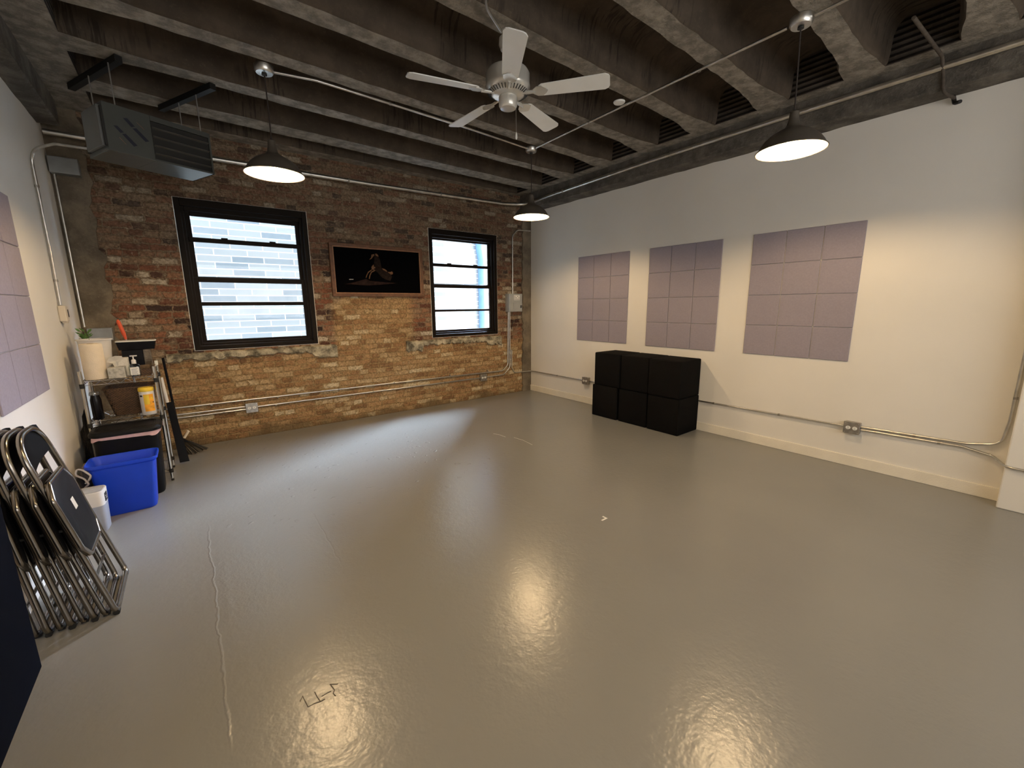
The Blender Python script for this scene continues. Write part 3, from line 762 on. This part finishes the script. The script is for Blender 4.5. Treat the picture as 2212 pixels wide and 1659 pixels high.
conduit('thin conduit rising from the thermostat and bending across to the heater', [(L+.015,4.862,1.53),(L+.015,4.90,2.0),(L+.015,4.90,2.68),(-.62,4.72,2.70),(-.395,4.47,2.64)], .010, .12, [((L+.015,4.90,2.42),(0,0,1)),((L+.015,4.88,1.72),(0,0,1))])
conduit('thin vertical pipe in the corner left of the brick wall', [(-.772,5.575,1.33),(-.772,5.575,2.67)], .010, 0)
b = bm_(); box(b, -.79, -.60, 5.50, 5.598, 2.665, 2.80, bev=.005); tag(obj('junction_box', b, 'galvbox'), 'grey junction box at the top of the corner pipe', 'junction box')
b = bm_(); box(b, -.755, -.58, 5.50, 5.598, 1.20, 1.32, bev=.006); tag(obj('junction_box', b, 'galvbox'), 'grey junction box at the foot of the corner pipe above the shelf', 'junction box')
t = thing('thermostat', 'small cream thermostat on the left wall beneath the thin conduit', 'thermostat', (L, 4.862, 1.40))
b = bm_(); box(b, 0, .045, -.045, .045, 0, .125, bev=.008); obj('case', b, 'cream', t)
b = bm_(); box(b, .044, .047, .012, .036, .035, .095); obj('display', b, 'slot', t)
b = bm_(); box(b, .01, .04, -.03, .03, -.012, .004, bev=.004); obj('base', b, 'cream', t)

# ------------------------------------------------------------------ picture
t = thing('framed_picture', 'wide framed picture of a rearing horse on black, between the windows', 'picture', (2.10, D, 1.625))
def fr(b, x0, x1, z0, z1, w, y0, y1, bev=.004):
    box(b, x0, x1, y0, y1, z0, z0+w, bev); box(b, x0, x1, y0, y1, z1-w, z1, bev); box(b, x0, x0+w, y0, y1, z0+w, z1-w, bev); box(b, x1-w, x1, y0, y1, z0+w, z1-w, bev)
b = bm_(); fr(b, -.620, .620, 0, .653, .038, -.040, 0); obj('picture_frame', b, 'wood', t)
b = bm_(); fr(b, -.584, .584, .036, .617, .014, -.036, -.004, .002); obj('frame_lip', b, 'woodlip', t)
b = bm_(); box(b, -.575, .575, -.018, -.006, .045, .608); cv = obj('canvas', b, 'canvas', t)
SH = {'head':[(1.973,2.095),(2.001,2.126),(2.006,2.16),(2.042,2.17),(2.044,2.153),(2.024,2.134),(2.003,2.108)],
'mane':[(2.052,2.175),(2.075,2.178),(2.093,2.162),(2.101,2.142),(2.082,2.143),(2.06,2.154)],
'chest':[(1.993,1.993),(1.999,2.012),(2.017,2.03),(2.026,2.037),(2.028,2.012),(2.046,2.004),(2.045,1.992),(2.025,1.982),(2.037,1.97),(2.018,1.966),(1.999,1.975)],
'leg1':[(1.996,1.974),(1.946,1.942),(1.925,1.905),(1.908,1.866),(1.919,1.865),(1.934,1.9),(1.955,1.932),(2.001,1.965)],
'leg2':[(2.037,1.97),(1.984,1.942),(1.962,1.9),(1.949,1.854),(1.962,1.85),(1.974,1.897),(1.993,1.932),(2.046,1.961)],
'back':[(2.135,1.994),(2.169,1.988),(2.194,1.972),(2.207,1.949),(2.18,1.96),(2.148,1.975)],
'tail':[(2.212,1.949),(2.253,1.951),(2.27,1.96),(2.286,1.939),(2.278,1.923),(2.257,1.916),(2.232,1.934)]}
SD = {'body':[(2.043,2.001),(2.085,2.009),(2.133,1.996),(2.206,1.949),(2.251,1.929),(2.269,1.885),(2.238,1.834),(2.179,1.851),(2.122,1.88),(2.08,1.929),(2.043,1.964)],
'neck':[(2.041,2.153),(2.088,2.144),(2.115,2.109),(2.13,1.999),(2.084,1.997),(2.04,2.001),(2.029,2.037),(2.04,2.092)]}
def flat(b, P, y): poly(b, [(x_-2.10, y, z_-1.625) for x_, z_ in P])
b = bm_()
for P in SD.values(): flat(b, P, -.0186)
obj('painted_horse', b, 'horsed', cv)
b = bm_()
for P in SH.values(): flat(b, P, -.0192)
obj('painted_highlights', b, 'horse', cv)
b = bm_(); flat(b, [(1.641,1.779),(1.763,1.803),(1.915,1.852),(1.963,1.826),(2.183,1.813),(2.332,1.807),(2.182,1.788),(1.921,1.767),(1.761,1.776)], -.0183); obj('painted_ground', b, 'dust', cv)
b = bm_(); flat(b, [(1.698,1.842),(1.751,1.843),(1.75,1.837),(1.698,1.835)], -.0189); obj('white_glint', b, 'labelw', cv)

# ------------------------------------------------------------------ folding chairs
# local frame: y across the chair (width), the plane leans: x = x0 - k z
def chair(x0, xt, label, sticker=False, y0=2.862):
    t = thing('folding_chair', label, 'folding chair', (x0, y0, 0), 0, 'folding chairs leaning on the left wall')
    top = .945; k = (xt-x0)/top; nrm = Vector((1, 0, -k)).normalized(); nrm = Vector((nrm.x, 0, nrm.z))
    def P(y, z, off=0): return Vector((k*z, y, z)) + Vector((1, 0, -k)).normalized()*off
    r = .0132
    b = bm_()
    sh = -.055
    loop = [P(-.205, r), P(.222, r), P(.190, .45), P(.150, top), P(-.205, top), P(-.205, .45)]
    tube(b, loop, r, 12, closed=True, fil=[.045, .045, .3, .16, .15, .3], seg=8); obj('main_frame', b, 'chairm', t, smooth_=True)
    # rear legs, folded flat against the wall side
    b = bm_()
    tube(b, [P(-.196, .60, -.030), P(-.196, r, -.040), P(.196, r, -.040), P(.196, .60, -.030)], .0115, 10, fil=.045); obj('rear_leg_frame', b, 'chairm', t, smooth_=True)
    for s in (-1, 1):
        b = bm_(); tube(b, [P(s*.21, .50, 0), P(s*.196, .50, -.035)], .006, 6); tube(b, [P(s*.2, .505, .004), P(s*.17, .60, .004)], .005, 6); obj('hinge_bracket', b, 'steel', t)
        for yy, off in ((s*.19, 0), (s*.165, -.040)):
            b = bm_(); tube(b, [P(yy-.016, r*.9, off), P(yy+.016, r*.9, off)], .0135, 10)
            for v in b.verts: v.co.z = max(v.co.z, 0.0005)
            obj('rubber_foot', b, 'rubber', t, smooth_=True)
    b = bm_(); tube(b, [P(-.196, .17, -.035), P(.196, .17, -.035)], .0075, 8); obj('stretcher', b, 'chairm', t)
    # backrest: black vinyl wrapped sheet, bowed
    b = bm_(); g = []
    for i in range(13):
        u = -1 + 2*i/12; row = []
        for j in range(6):
            v = j/5; zz = .790 + .022*u + v*(top-.004-.790) - (.02*abs(u)**4)*v
            hw = (.183 - .004*v)*(1 - .28*max(0, v-.35)**2); row.append(P(u*hw - .026, zz, -.016*(1-u*u) + .004))
        g.append([b.verts.new(p) for p in row])
    for i in range(12):
        for j in range(5): b.faces.new((g[i][j], g[i+1][j], g[i+1][j+1], g[i][j+1]))
    bmesh.ops.solidify(b, geom=b.faces[:], thickness=.007); obj('backrest', b, 'vinyl', t, smooth_=True)
    # seat: chamfered pad in its own tube
    sy = -.072
    oct_ = [(-.118,.343),(.118,.343),(.172,.405),(.180,.655),(.125,.722),(-.125,.722),(-.180,.655),(-.172,.405)]
    b = bm_(); tube(b, [P(y+sy, z, .022) for y, z in oct_], .0125, 10, closed=True, fil=.03, seg=4); obj('seat_frame', b, 'chairm', t, smooth_=True)
    b = bm_(); loft(b, [[P(y*s_+sy, .53+(z-.53)*s_, o_) for y, z in oct_] for s_, o_ in ((.93,.012),(.97,.018),(.97,.027),(.90,.034),(.55,.036))]); st = obj('seat', b, 'vinyl', t, smooth_=True)
    if sticker:
        b = bm_(); poly(b, [P(y+sy, z, .0365) for y, z in ((-.035,.545),(.012,.545),(.012,.600),(-.035,.600))]); obj('white_sticker', b, 'labelw', st)
    return t
for i, lab in enumerate(['black folding chair with a white sticker on its seat, outermost of those by the wall', 'black folding chair directly behind the stickered outermost one', 'black folding chair second nearest the left wall', 'black folding chair innermost, touching the left wall']):
    chair(-.452 - i*.078, -.655 - i*.0425, lab, i == 0)

# navy board
b = bm_(); box(b, L+.012, -.668, 1.35, 2.44, 0, 1.02, bev=.010, seg=3); tag(obj('folded_mat', b, 'navy', smooth_=True), 'dark navy upright folded mat against the left wall, nearest the viewer', 'mat')

# ------------------------------------------------------------------ bins
t = thing('recycling_bin', 'open blue plastic recycling bin on the floor', 'bin', (-.505, 4.135, 0))
b = bm_(); hb = .405
Rr = [(rrect(.285,.185,.04,.0)), rrect(.30,.20,.04,.01), rrect(.365,.245,.045,hb-.03), rrect(.370,.25,.045,hb-.02), rrect(.398,.275,.05,hb-.02), rrect(.400,.277,.05,hb), rrect(.385,.262,.045,hb), rrect(.355,.235,.04,hb-.03), rrect(.292,.19,.038,.012)]
loft(b, Rr, True, True); obj('bin_body', b, 'bin_blue', t, smooth_=True)
b = bm_()
for z_ in (hb-.035,): tube(b, rrect(.369,.249,.045,z_), .003, 6, closed=True)
obj('rim_rib', b, 'bin_blue', t)
t = thing('trash_bin', 'black lidded trash bin with a pale pink liner, in front of the shelf', 'bin', (-.487, 4.435, 0))
b = bm_(); loft(b, [rrect(.335,.24,.06,0), rrect(.345,.25,.06,.01), rrect(.395,.29,.07,.53), rrect(.395,.29,.07,.54)], True, True); obj('bin_body', b, 'bin_black', t, smooth_=True)
b = bm_(); n = 24
rr0 = rrect(.402,.297,.07,.538, n=n//4); rr1 = [p + Vector((0,0,-.028 - .010*math.sin(i*.9))) for i, p in enumerate(rrect(.410,.305,.07,.538, n=n//4))]
loft(b, [rr1, rr0], False, False); obj('bin_liner', b, 'liner', t, smooth_=True, recalc=False)
b = bm_(); loft(b, [rrect(.40,.295,.07,.536), rrect(.428,.32,.075,.542), rrect(.430,.322,.075,.560), rrect(.41,.30,.07,.577), rrect(.36,.25,.06,.582), rrect(.355,.245,.055,.578)], True, True); ld = obj('lid', b, 'bin_black', t, smooth_=True)
b = bm_(); tube(b, rrect(.34,.23,.05,.580), .003, 6, closed=True); obj('lid_groove', b, 'bin_black', ld)
t = thing('small_bin', 'small white and grey slim bin beside the blue bin', 'bin', (-.665, 3.845, 0), math.radians(-4))
b = bm_(); loft(b, [rrect(.125,.13,.03,0), rrect(.13,.135,.03,.006), rrect(.142,.146,.035,.19)], True, True); obj('bin_body', b, 'greyp', t, smooth_=True)
b = bm_(); loft(b, [rrect(.144,.148,.035,.188), rrect(.150,.152,.037,.285), rrect(.146,.148,.036,.290), rrect(.135,.138,.034,.289)], True, True); bd = obj('upper_band', b, 'whitep', t, smooth_=True)
b = bm_(); loft(b, [rrect(.133,.136,.033,.288), rrect(.131,.134,.033,.293)], True, True); obj('top_lid', b, 'greytop', t)
b = bm_(); box(b, .0735, .0765, -.030, .022, .203, .262, bev=.001); lb = obj('dark_label', b, 'slot', t)
b = bm_(); box(b, .0760, .0772, -.02, .0, .235, .240); box(b, .0760, .0772, -.015, .008, .222, .226); box(b, .0745, .0765, -.018, .012, .270, .275); obj('label_print', b, 'recept', lb)

# ------------------------------------------------------------------ wire rack
RX0, RX1, RY0, RY1 = -.715, -.272, 4.59, 4.98
t = thing('wire_rack', 'chrome wire shelf rack against the left wall, full of supplies', 'shelf rack', ((RX0+RX1)/2, (RY0+RY1)/2, 0))
ox, oy = t.location.x, t.location.y
for x_ in (RX0, RX1):
    for y_ in (RY0, RY1):
        b = bm_(); tube(b, ((x_-ox,y_-oy,.02),(x_-ox,y_-oy,1.02)), .0125, 12); p_ = obj('post', b, 'chrome', t, smooth_=True)
        b = bm_(); tube(b, ((x_-ox,y_-oy,0),(x_-ox,y_-oy,.022)), .0105, 10); obj('foot', b, 'rubber', p_)
        b = bm_()
        for z_ in (.075, .565, .885): tube(b, ((x_-ox,y_-oy,z_),(x_-ox,y_-oy,z_+.035)), .0155, 12)
        obj('collar', b, 'rubber', p_)
for z_ in (.10, .600, .925):
    b = bm_(); a0, a1, c0, c1 = RX0-ox, RX1-ox, RY0-oy, RY1-oy
    for zz in (z_+.012, z_-.020): tube(b, ((a0,c0,zz),(a1,c0,zz),(a1,c1,zz),(a0,c1,zz)), .0032, 6, closed=True)
    n = 12
    for (p, q) in (((a0,c0),(a1,c0)), ((a1,c0),(a1,c1)), ((a1,c1),(a0,c1)), ((a0,c1),(a0,c0))):
        pts = [(p[0]+(q[0]-p[0])*i/n, p[1]+(q[1]-p[1])*i/n, z_ + (.012 if i % 2 else -.020)) for i in range(n+1)]
        tube(b, pts, .0024, 5)
    for i in range(1, 18):
        x_ = a0 + (a1-a0)*i/18; tube(b, ((x_,c0,z_+.014),(x_,c1,z_+.014)), .002, 5)
    obj('wire_shelf', b, 'chrome', t)
b = bm_()
for z_ in (1.0,):
    tube(b, ((a1,c0+.02,z_),(a1,c1,z_)), .006, 6)
box(b, a1-.012, a1+.012, c1-.03, c1+.01, .99, 1.03, bev=.004); obj('clip', b, 'recept', t)
S1, S2 = .942, .617   # shelf surfaces

# top shelf
t = thing('paper_towel_roll', 'large cream paper towel roll at the front left of the top shelf', 'paper towels', (-.635, 4.665, S1))
b = bm_(); lathe(b, [(.060,0),(.066,.003),(.068,.01),(.068,.275),(.066,.283),(.060,.286),(.022,.286),(.020,.27)], 40); obj('roll', b, 'towel', t, smooth_=True)
b = bm_(); lathe(b, [(.0205,.262),(.0205,.2865),(.018,.2865),(.018,.262)], 20); obj('core', b, 'card', t)
t = thing('white_basin', 'white plastic basin standing behind the paper towel roll', 'basin', (-.632, 4.855, S1))
b = bm_(); lathe(b, [(.070,0),(.078,.006),(.100,.27),(.103,.30),(.112,.303),(.112,.312),(.100,.312),(.096,.28),(.07,.02)], 40); obj('basin_body', b, 'whitep', t, smooth_=True)
t = thing('tissue_box', 'patterned tissue box with a white tissue pulled up', 'tissue box', (-.507, 4.660, S1))
b = bm_(); box(b, -.052, .052, -.055, .055, 0, .088, bev=.003); obj('carton', b, 'tissuebox', t)
b = bm_(); pts = [(-.010,0,.086),(.012,0,.086),(.016,.004,.12),(.052,.012,.150),(.040,.02,.172),(.004,.0,.178),(-.035,-.008,.165),(-.052,-.01,.132),(-.02,0,.118)]
vs = [b.verts.new(p) for p in pts]; c_ = b.verts.new((0,.018,.135))
for i in range(len(vs)): b.faces.new((vs[i], vs[(i+1) % len(vs)], c_))
bmesh.ops.solidify(b, geom=b.faces[:], thickness=.002); obj('tissue', b, 'tissue', t)
b = bm_(); box(b, -.034, .040, -.04, .04, 0, .150, bev=.004)
tag(obj('small_carton', b, 'labelw', loc=(-.478, 4.775, S1)), 'pale carton standing behind the tissue box', 'carton')
t = thing('sanitizer_bottle', 'clear hand sanitizer pump bottle beside the tissue box', 'bottle', (-.395, 4.640, S1))
b = bm_(); loft(b, [rrect(.070,.042,.012,0), rrect(.076,.046,.014,.006), rrect(.076,.046,.014,.082), rrect(.060,.038,.014,.098), rrect(.028,.026,.012,.108)], True, True); obj('bottle_body', b, 'gel', t, smooth_=True)
b = bm_(); lathe(b, [(.016,.106),(.016,.132),(.012,.140),(.005,.142),(.005,.168)], 20); box(b, -.020, .026, -.007, .007, .166, .175, bev=.002); obj('pump', b, 'whitep', t, smooth_=True)
b = bm_(); box(b, -.028, .028, -.0245, -.0235, .015, .078); lb = obj('bottle_label', b, 'labelw', t)
b = bm_()
for i in range(5): box(b, -.021, .018-.006*(i % 2), -.0252, -.0246, .022+i*.010, .026+i*.010)
obj('label_lines', b, 'greyp', lb)
t = thing('storage_tray', 'black tray with a white lip propped above a clear drawer unit', 'tray', (-.378, 4.915, S1+.205))
b = bm_(); loft(b, [rrect(.235,.115,.01,0), rrect(.262,.130,.012,.070)], True, True); obj('tray_body', b, 'blackg', t)
b = bm_(); loft(b, [rrect(.264,.132,.012,.069), rrect(.266,.134,.012,.077)], True, True); obj('tray_lip', b, 'recept', t)
t = thing('drawer_unit', 'clear and black plastic organiser under the black tray', 'organiser', (-.395, 4.895, S1))
b = bm_(); box(b, -.085, .055, -.05, .065, .0, .204, bev=.004); obj('inner_box', b, 'blackg', t)
b = bm_(); box(b, .056, .106, -.06, .065, .0, .204, bev=.003); obj('clear_side', b, 'clear', t)
t = thing('cloth_basket', 'dark basket with rolled brown cloths at the right of the top shelf', 'basket', (-.334, 4.690, S1))
b = bm_(); loft(b, [rrect(.075,.10,.012,0), rrect(.085,.13,.015,.055), rrect(.076,.12,.013,.055), rrect(.068,.092,.01,.006)], True, True); obj('basket_body', b, 'wicker', t)
for q in (-.035, 0, .035):
    b = bm_(); tube(b, ((-.030,q,.062),(.032,q+.005,.064)), .020, 12); obj('rolled_cloth', b, 'cloth', t, smooth_=True)
t = thing('scraper', 'scraper with an orange-red handle sticking up behind the black tray', 'scraper', (-.470, 5.08, 0))
b = bm_(); tube(b, ((.035,0,0),(.004,.10,1.22)), .008, 8); obj('shaft', b, 'greyp', t)
b = bm_(); tube(b, ((.004,.10,1.22),(-.006,.102,1.28),(-.026,.106,1.38),(-.030,.107,1.40)), [.009,.016,.015,.006], 12); obj('handle', b, 'redh', t, smooth_=True)
t = thing('small_plant', 'small green plant at the corner behind the white basin', 'plant', (-.688, 4.972, S1))
b = bm_(); lathe(b, [(.018,0),(.024,.24),(.022,.24),(.018,.23)], 16); obj('pot', b, 'blackg', t)
b = bm_()
for i in range(34):
    a = random.uniform(0, 2*PI); h_ = random.uniform(.29,.39); rr = random.uniform(.01,.05)
    p = Vector((rr*math.cos(a), rr*math.sin(a), h_)); d_ = Vector((math.cos(a), math.sin(a), .8)).normalized(); s_ = d_.orthogonal().normalized()*.008
    poly(b, (p-d_*.02, p+s_, p+d_*.022, p-s_)); tube(b, ((0,0,.25), p-d_*.02), .0012, 4)
obj('leaves', b, 'green', t, recalc=False)

# middle shelf
t = thing('wicker_basket', 'brown woven wicker basket on the middle shelf', 'basket', (-.455, 4.805, S2))
b = bm_(); loft(b, [rrect(.235,.22,.03,0), rrect(.245,.23,.03,.01), rrect(.330,.262,.04,.215), rrect(.335,.268,.04,.225), rrect(.318,.250,.035,.225), rrect(.235,.222,.03,.014)], True, True); obj('basket_body', b, 'wicker', t, smooth_=True)
b = bm_(); tube(b, rrect(.333,.266,.04,.226), .008, 8, closed=True); obj('basket_rim', b, 'wicker', t, smooth_=True)
t = thing('wipes_canister', 'yellow and white wipes canister in front of the wicker basket', 'canister', (-.348, 4.610, S2))
b = bm_(); lathe(b, [(.046,0),(.049,.004),(.049,.195),(.047,.20)], 36); obj('canister_body', b, 'whitep', t, smooth_=True)
b = bm_(); lathe(b, [(.050,.198),(.052,.202),(.052,.222),(.048,.230),(.03,.232)], 36); obj('lid', b, 'yellow', t, smooth_=True)
def arc(b, a0, a1, z0, z1, r):
    n_ = 12; g = [[b.verts.new((r*math.cos(a0+(a1-a0)*i/n_), r*math.sin(a0+(a1-a0)*i/n_), z)) for z in (z0, z1)] for i in range(n_+1)]
    for i in range(n_): b.faces.new((g[i][0], g[i+1][0], g[i+1][1], g[i][1]))
b = bm_(); arc(b, math.radians(-115), math.radians(-35), .03, .175, .0498); lb = obj('front_label', b, 'orange', t, recalc=False)
b = bm_(); arc(b, math.radians(-112), math.radians(-72), .09, .17, .0502); arc(b, math.radians(-60), math.radians(-45), .13, .15, .0503); obj('yellow_patch', b, 'yellow', lb, recalc=False)
b = bm_(); arc(b, math.radians(-150), math.radians(-122), .155, .17, .0500); arc(b, math.radians(-50), math.radians(-38), .10, .108, .0504); obj('dark_print', b, 'slot', lb, recalc=False)
t = thing('black_jug', 'black lidded jug at the left end of the middle shelf', 'jug', (-.664, 4.650, S2))
b = bm_(); lathe(b, [(.030,0),(.034,.006),(.034,.16),(.028,.185),(.026,.20)], 24); obj('jug_body', b, 'blackg', t, smooth_=True)
b = bm_(); lathe(b, [(.033,.198),(.035,.206),(.030,.225),(.012,.230)], 24); obj('jug_lid', b, 'clear', t, smooth_=True)

# between wall and bins: cables and bags
t = thing('plastic_bag', 'crumpled smoky plastic bag on the floor between wall and blue bin', 'bag', (-.745, 4.28, 0))
def blob(b, c, rx, ry, rz_, n=10, amp=.25):
    v0 = len(b.verts); bmesh.ops.create_icosphere(b, subdivisions=3, radius=1); b.verts.ensure_lookup_table()
    for v in b.verts[v0:]:
        f_ = 1 + amp*(math.sin(v.co.x*7+c[0]*9)*math.cos(v.co.y*6)+math.sin(v.co.z*8+v.co.x*3))*.5
        v.co = Vector((c[0]+v.co.x*rx*f_, c[1]+v.co.y*ry*f_, max(.002, c[2]+v.co.z*rz_*f_)))
b = bm_(); blob(b, (0,0,.17), .04, .10, .17); obj('bag_body', b, 'bag', t, smooth_=True)
b = bm_(); blob(b, (0,0,.16), .040, .10, .16); tag(obj('cloth_bag', b, 'darkcloth', smooth_=True, loc=(-.745, 4.055, 0)), 'black cloth bag on the floor behind the small slim bin', 'bag')
b = bm_(); blob(b, (0,0,.33), .035, .10, .30, amp=.35); tag(obj('cloth_bag', b, 'darkcloth', smooth_=True, loc=(-.758, 4.72, 0)), 'tall black cloth bag squeezed between the wall and the rack', 'bag')
b = bm_(); tube(b, [(-.70,3.99,.30),(-.672,3.95,.335),(-.66,3.95,.36),(-.70,3.98,.40),(-.73,4.00,.41),(-.745,4.0,.37),(-.70,3.97,.34),(-.68,3.96,.30),(-.70,3.98,.28),(-.725,3.99,.25),(-.735,3.98,.12)], .006, 8, fil=.03)
tag(obj('power_cable', b, 'cable', smooth_=True), 'pale coiled cable hanging beside the blue bin', 'cable')

# behind the rack: dust brush, broom and dustpan
t = thing('broom', 'black broom standing head down beside the rack at the brick wall', 'broom', (-.16, 5.32, 0), math.radians(0))
b = bm_(); tube(b, ((-.04,0,.16),(-.075,-.02,1.02)), .011, 10); obj('handle', b, 'blackg', t, smooth_=True)
b = bm_(); loft(b, [[Vector(p) for p in q] for q in ([(-.07,-.02,.14),(.03,-.02,.14),(.03,.02,.14),(-.07,.02,.14)], [(-.055,-.014,.19),(-.025,-.014,.19),(-.025,.014,.19),(-.055,.014,.19)])]); obj('head', b, 'blackg', t)
b = bm_()
for i in range(90):
    u = random.uniform(-1,1); v = random.uniform(-1,1)
    tube(b, ((-.02+u*.05, v*.016, .145), (.06+u*.115, v*.03, .004+.10*max(0,u)*.3)), .0016, 4)
o_ = obj('bristles', b, 'bristle', t); o_['kind'] = 'stuff'
t = thing('dustpan', 'black dustpan with a pale handle leaning beside the rack', 'dustpan', (-.195, 5.05, 0))
b = bm_(); loft(b, [[Vector(p) for p in q] for q in ([(-.03,-.03,.02),(.045,-.03,.02),(.045,-.015,.02),(-.03,-.015,.02)], [(-.06,-.005,.62),(-.012,-.005,.62),(-.012,.01,.62),(-.06,.01,.62)])]); obj('pan', b, 'blackg', t)
b = bm_(); tube(b, ((.035,-.05,.265),(.075,-.065,.33)), .011, 10); obj('grip', b, 'towel', t, smooth_=True)
b = bm_(); tube(b, ((-.05,0,.62),(-.065,.0,.86)), .014, 10); obj('handle', b, 'whitep', t, smooth_=True)

# small marks lying on the floor
b = bm_(); box(b, 2.145, 2.200, 1.760, 1.772, 0, .0015); box(b, 2.188, 2.200, 1.772, 1.800, 0, .0015)
tag(obj('floor_tape', b, 'tape'), 'small L-shaped piece of white tape on the grey floor', 'tape')
b = bm_(); tube(b, [(2.713,3.901,.0004),(2.743,3.83,.0004),(2.75,3.712,.0004)], .0014, 5); tube(b, [(2.814,3.637,.0004),(2.834,3.492,.0004),(2.812,3.306,.0004)], .0014, 5)
tag(obj('floor_scuff', b, 'tape'), 'thin broken white scuff line on the floor in front of the black foam cubes', 'scuff mark')
LT = [[(.168,1.581),(.18,1.6),(.183,1.569),(.187,1.537),(.209,1.538),(.229,1.531),(.246,1.532)], [(.222,1.589),(.224,1.562),(.229,1.534)], [(.239,1.552),(.264,1.554),(.274,1.552)], [(.278,1.588),(.305,1.569)], [(.28,1.585),(.286,1.55),(.278,1.538),(.282,1.52)]]
b = bm_()
for st in LT: tube(b, [(x_, y_, .0004) for x_, y_ in st], .0019, 6)
tag(obj('scratched_letters', b, 'scratch'), 'scratched letters in the floor paint in the lower left foreground', 'scratch marks')

# ------------------------------------------------------------------ light
w = bpy.data.worlds.new('sky'); SC.world = w; w.use_nodes = True
bg = w.node_tree.nodes['Background']; bg.inputs[0].default_value = (.62, .79, 1.0, 1); bg.inputs[1].default_value = 19
# bright hazy sky low down the alley: comes in steeply sideways through both windows
ld = bpy.data.lights.new('hazy_sun', 'SUN'); ld.energy = 165; ld.angle = math.radians(38); ld.color = (.60, .77, 1.0)
o = bpy.data.objects.new('hazy_sun', ld); C.objects.link(o); o.location = (7, 8, 6)
az, el = math.radians(34), math.radians(40)
o.rotation_euler = Vector((math.cos(el)*math.cos(az), math.cos(el)*math.sin(az), math.sin(el))).to_track_quat('Z', 'Y').to_euler()
ld = bpy.data.lights.new('hazy_horizon', 'SUN'); ld.energy = 17; ld.angle = math.radians(24); ld.color = (.66, .76, 1.0)
o = bpy.data.objects.new('hazy_horizon', ld); C.objects.link(o); o.location = (8, 8, 3)
az, el = math.radians(32), math.radians(15)
o.rotation_euler = Vector((math.cos(el)*math.cos(az), math.cos(el)*math.sin(az), math.sin(el))).to_track_quat('Z', 'Y').to_euler()
ld = bpy.data.lights.new('rear_fill_light', 'AREA'); ld.shape = 'RECTANGLE'; ld.size = 4.2; ld.size_y = 1.4; ld.energy = 85; ld.color = (1, .97, .93)  # added fill behind the camera to brighten upper wall and ceiling, no fixture
o = bpy.data.objects.new('rear_fill_light', ld); C.objects.link(o); o.location = (1.9, -2.25, 1.9); o.rotation_euler = (math.radians(97), 0, 0)

# ------------------------------------------------------------------ camera (fitted to the room's lines)
yaw, pitch, roll, f_px = .6551, .1876, -.0089, 899.965
sy_, cy_ = math.sin(yaw), math.cos(yaw)
fw = Vector((sy_, cy_, 0)); rt = Vector((cy_, -sy_, 0)); up = Vector((0,0,1))
fw2 = fw*math.cos(pitch) - up*math.sin(pitch); up2 = up*math.cos(pitch) + fw*math.sin(pitch)
rt3 = rt*math.cos(roll) + up2*math.sin(roll); up3 = up2*math.cos(roll) - rt*math.sin(roll)
cam = bpy.data.cameras.new('camera'); co = bpy.data.objects.new('camera', cam); C.objects.link(co)
mw = Matrix.Identity(4)
for i in range(3): mw[i][0], mw[i][1], mw[i][2] = rt3[i], up3[i], -fw2[i]
mw[0][3], mw[1][3], mw[2][3] = 0, 0, 1.5
co.matrix_world = mw
cam.sensor_fit = 'HORIZONTAL'; cam.sensor_width = 36; cam.lens = f_px/2212*36; cam.clip_start = .02
SC.camera = co
SC.view_settings.view_transform = 'Standard'; SC.view_settings.look = 'None'; SC.view_settings.exposure = 0
SC.cycles.max_bounces = 10; SC.cycles.diffuse_bounces = 6; SC.cycles.glossy_bounces = 4; SC.cycles.transparent_max_bounces = 12
SC.cycles.sample_clamp_indirect = 8; SC.cycles.use_denoising = True
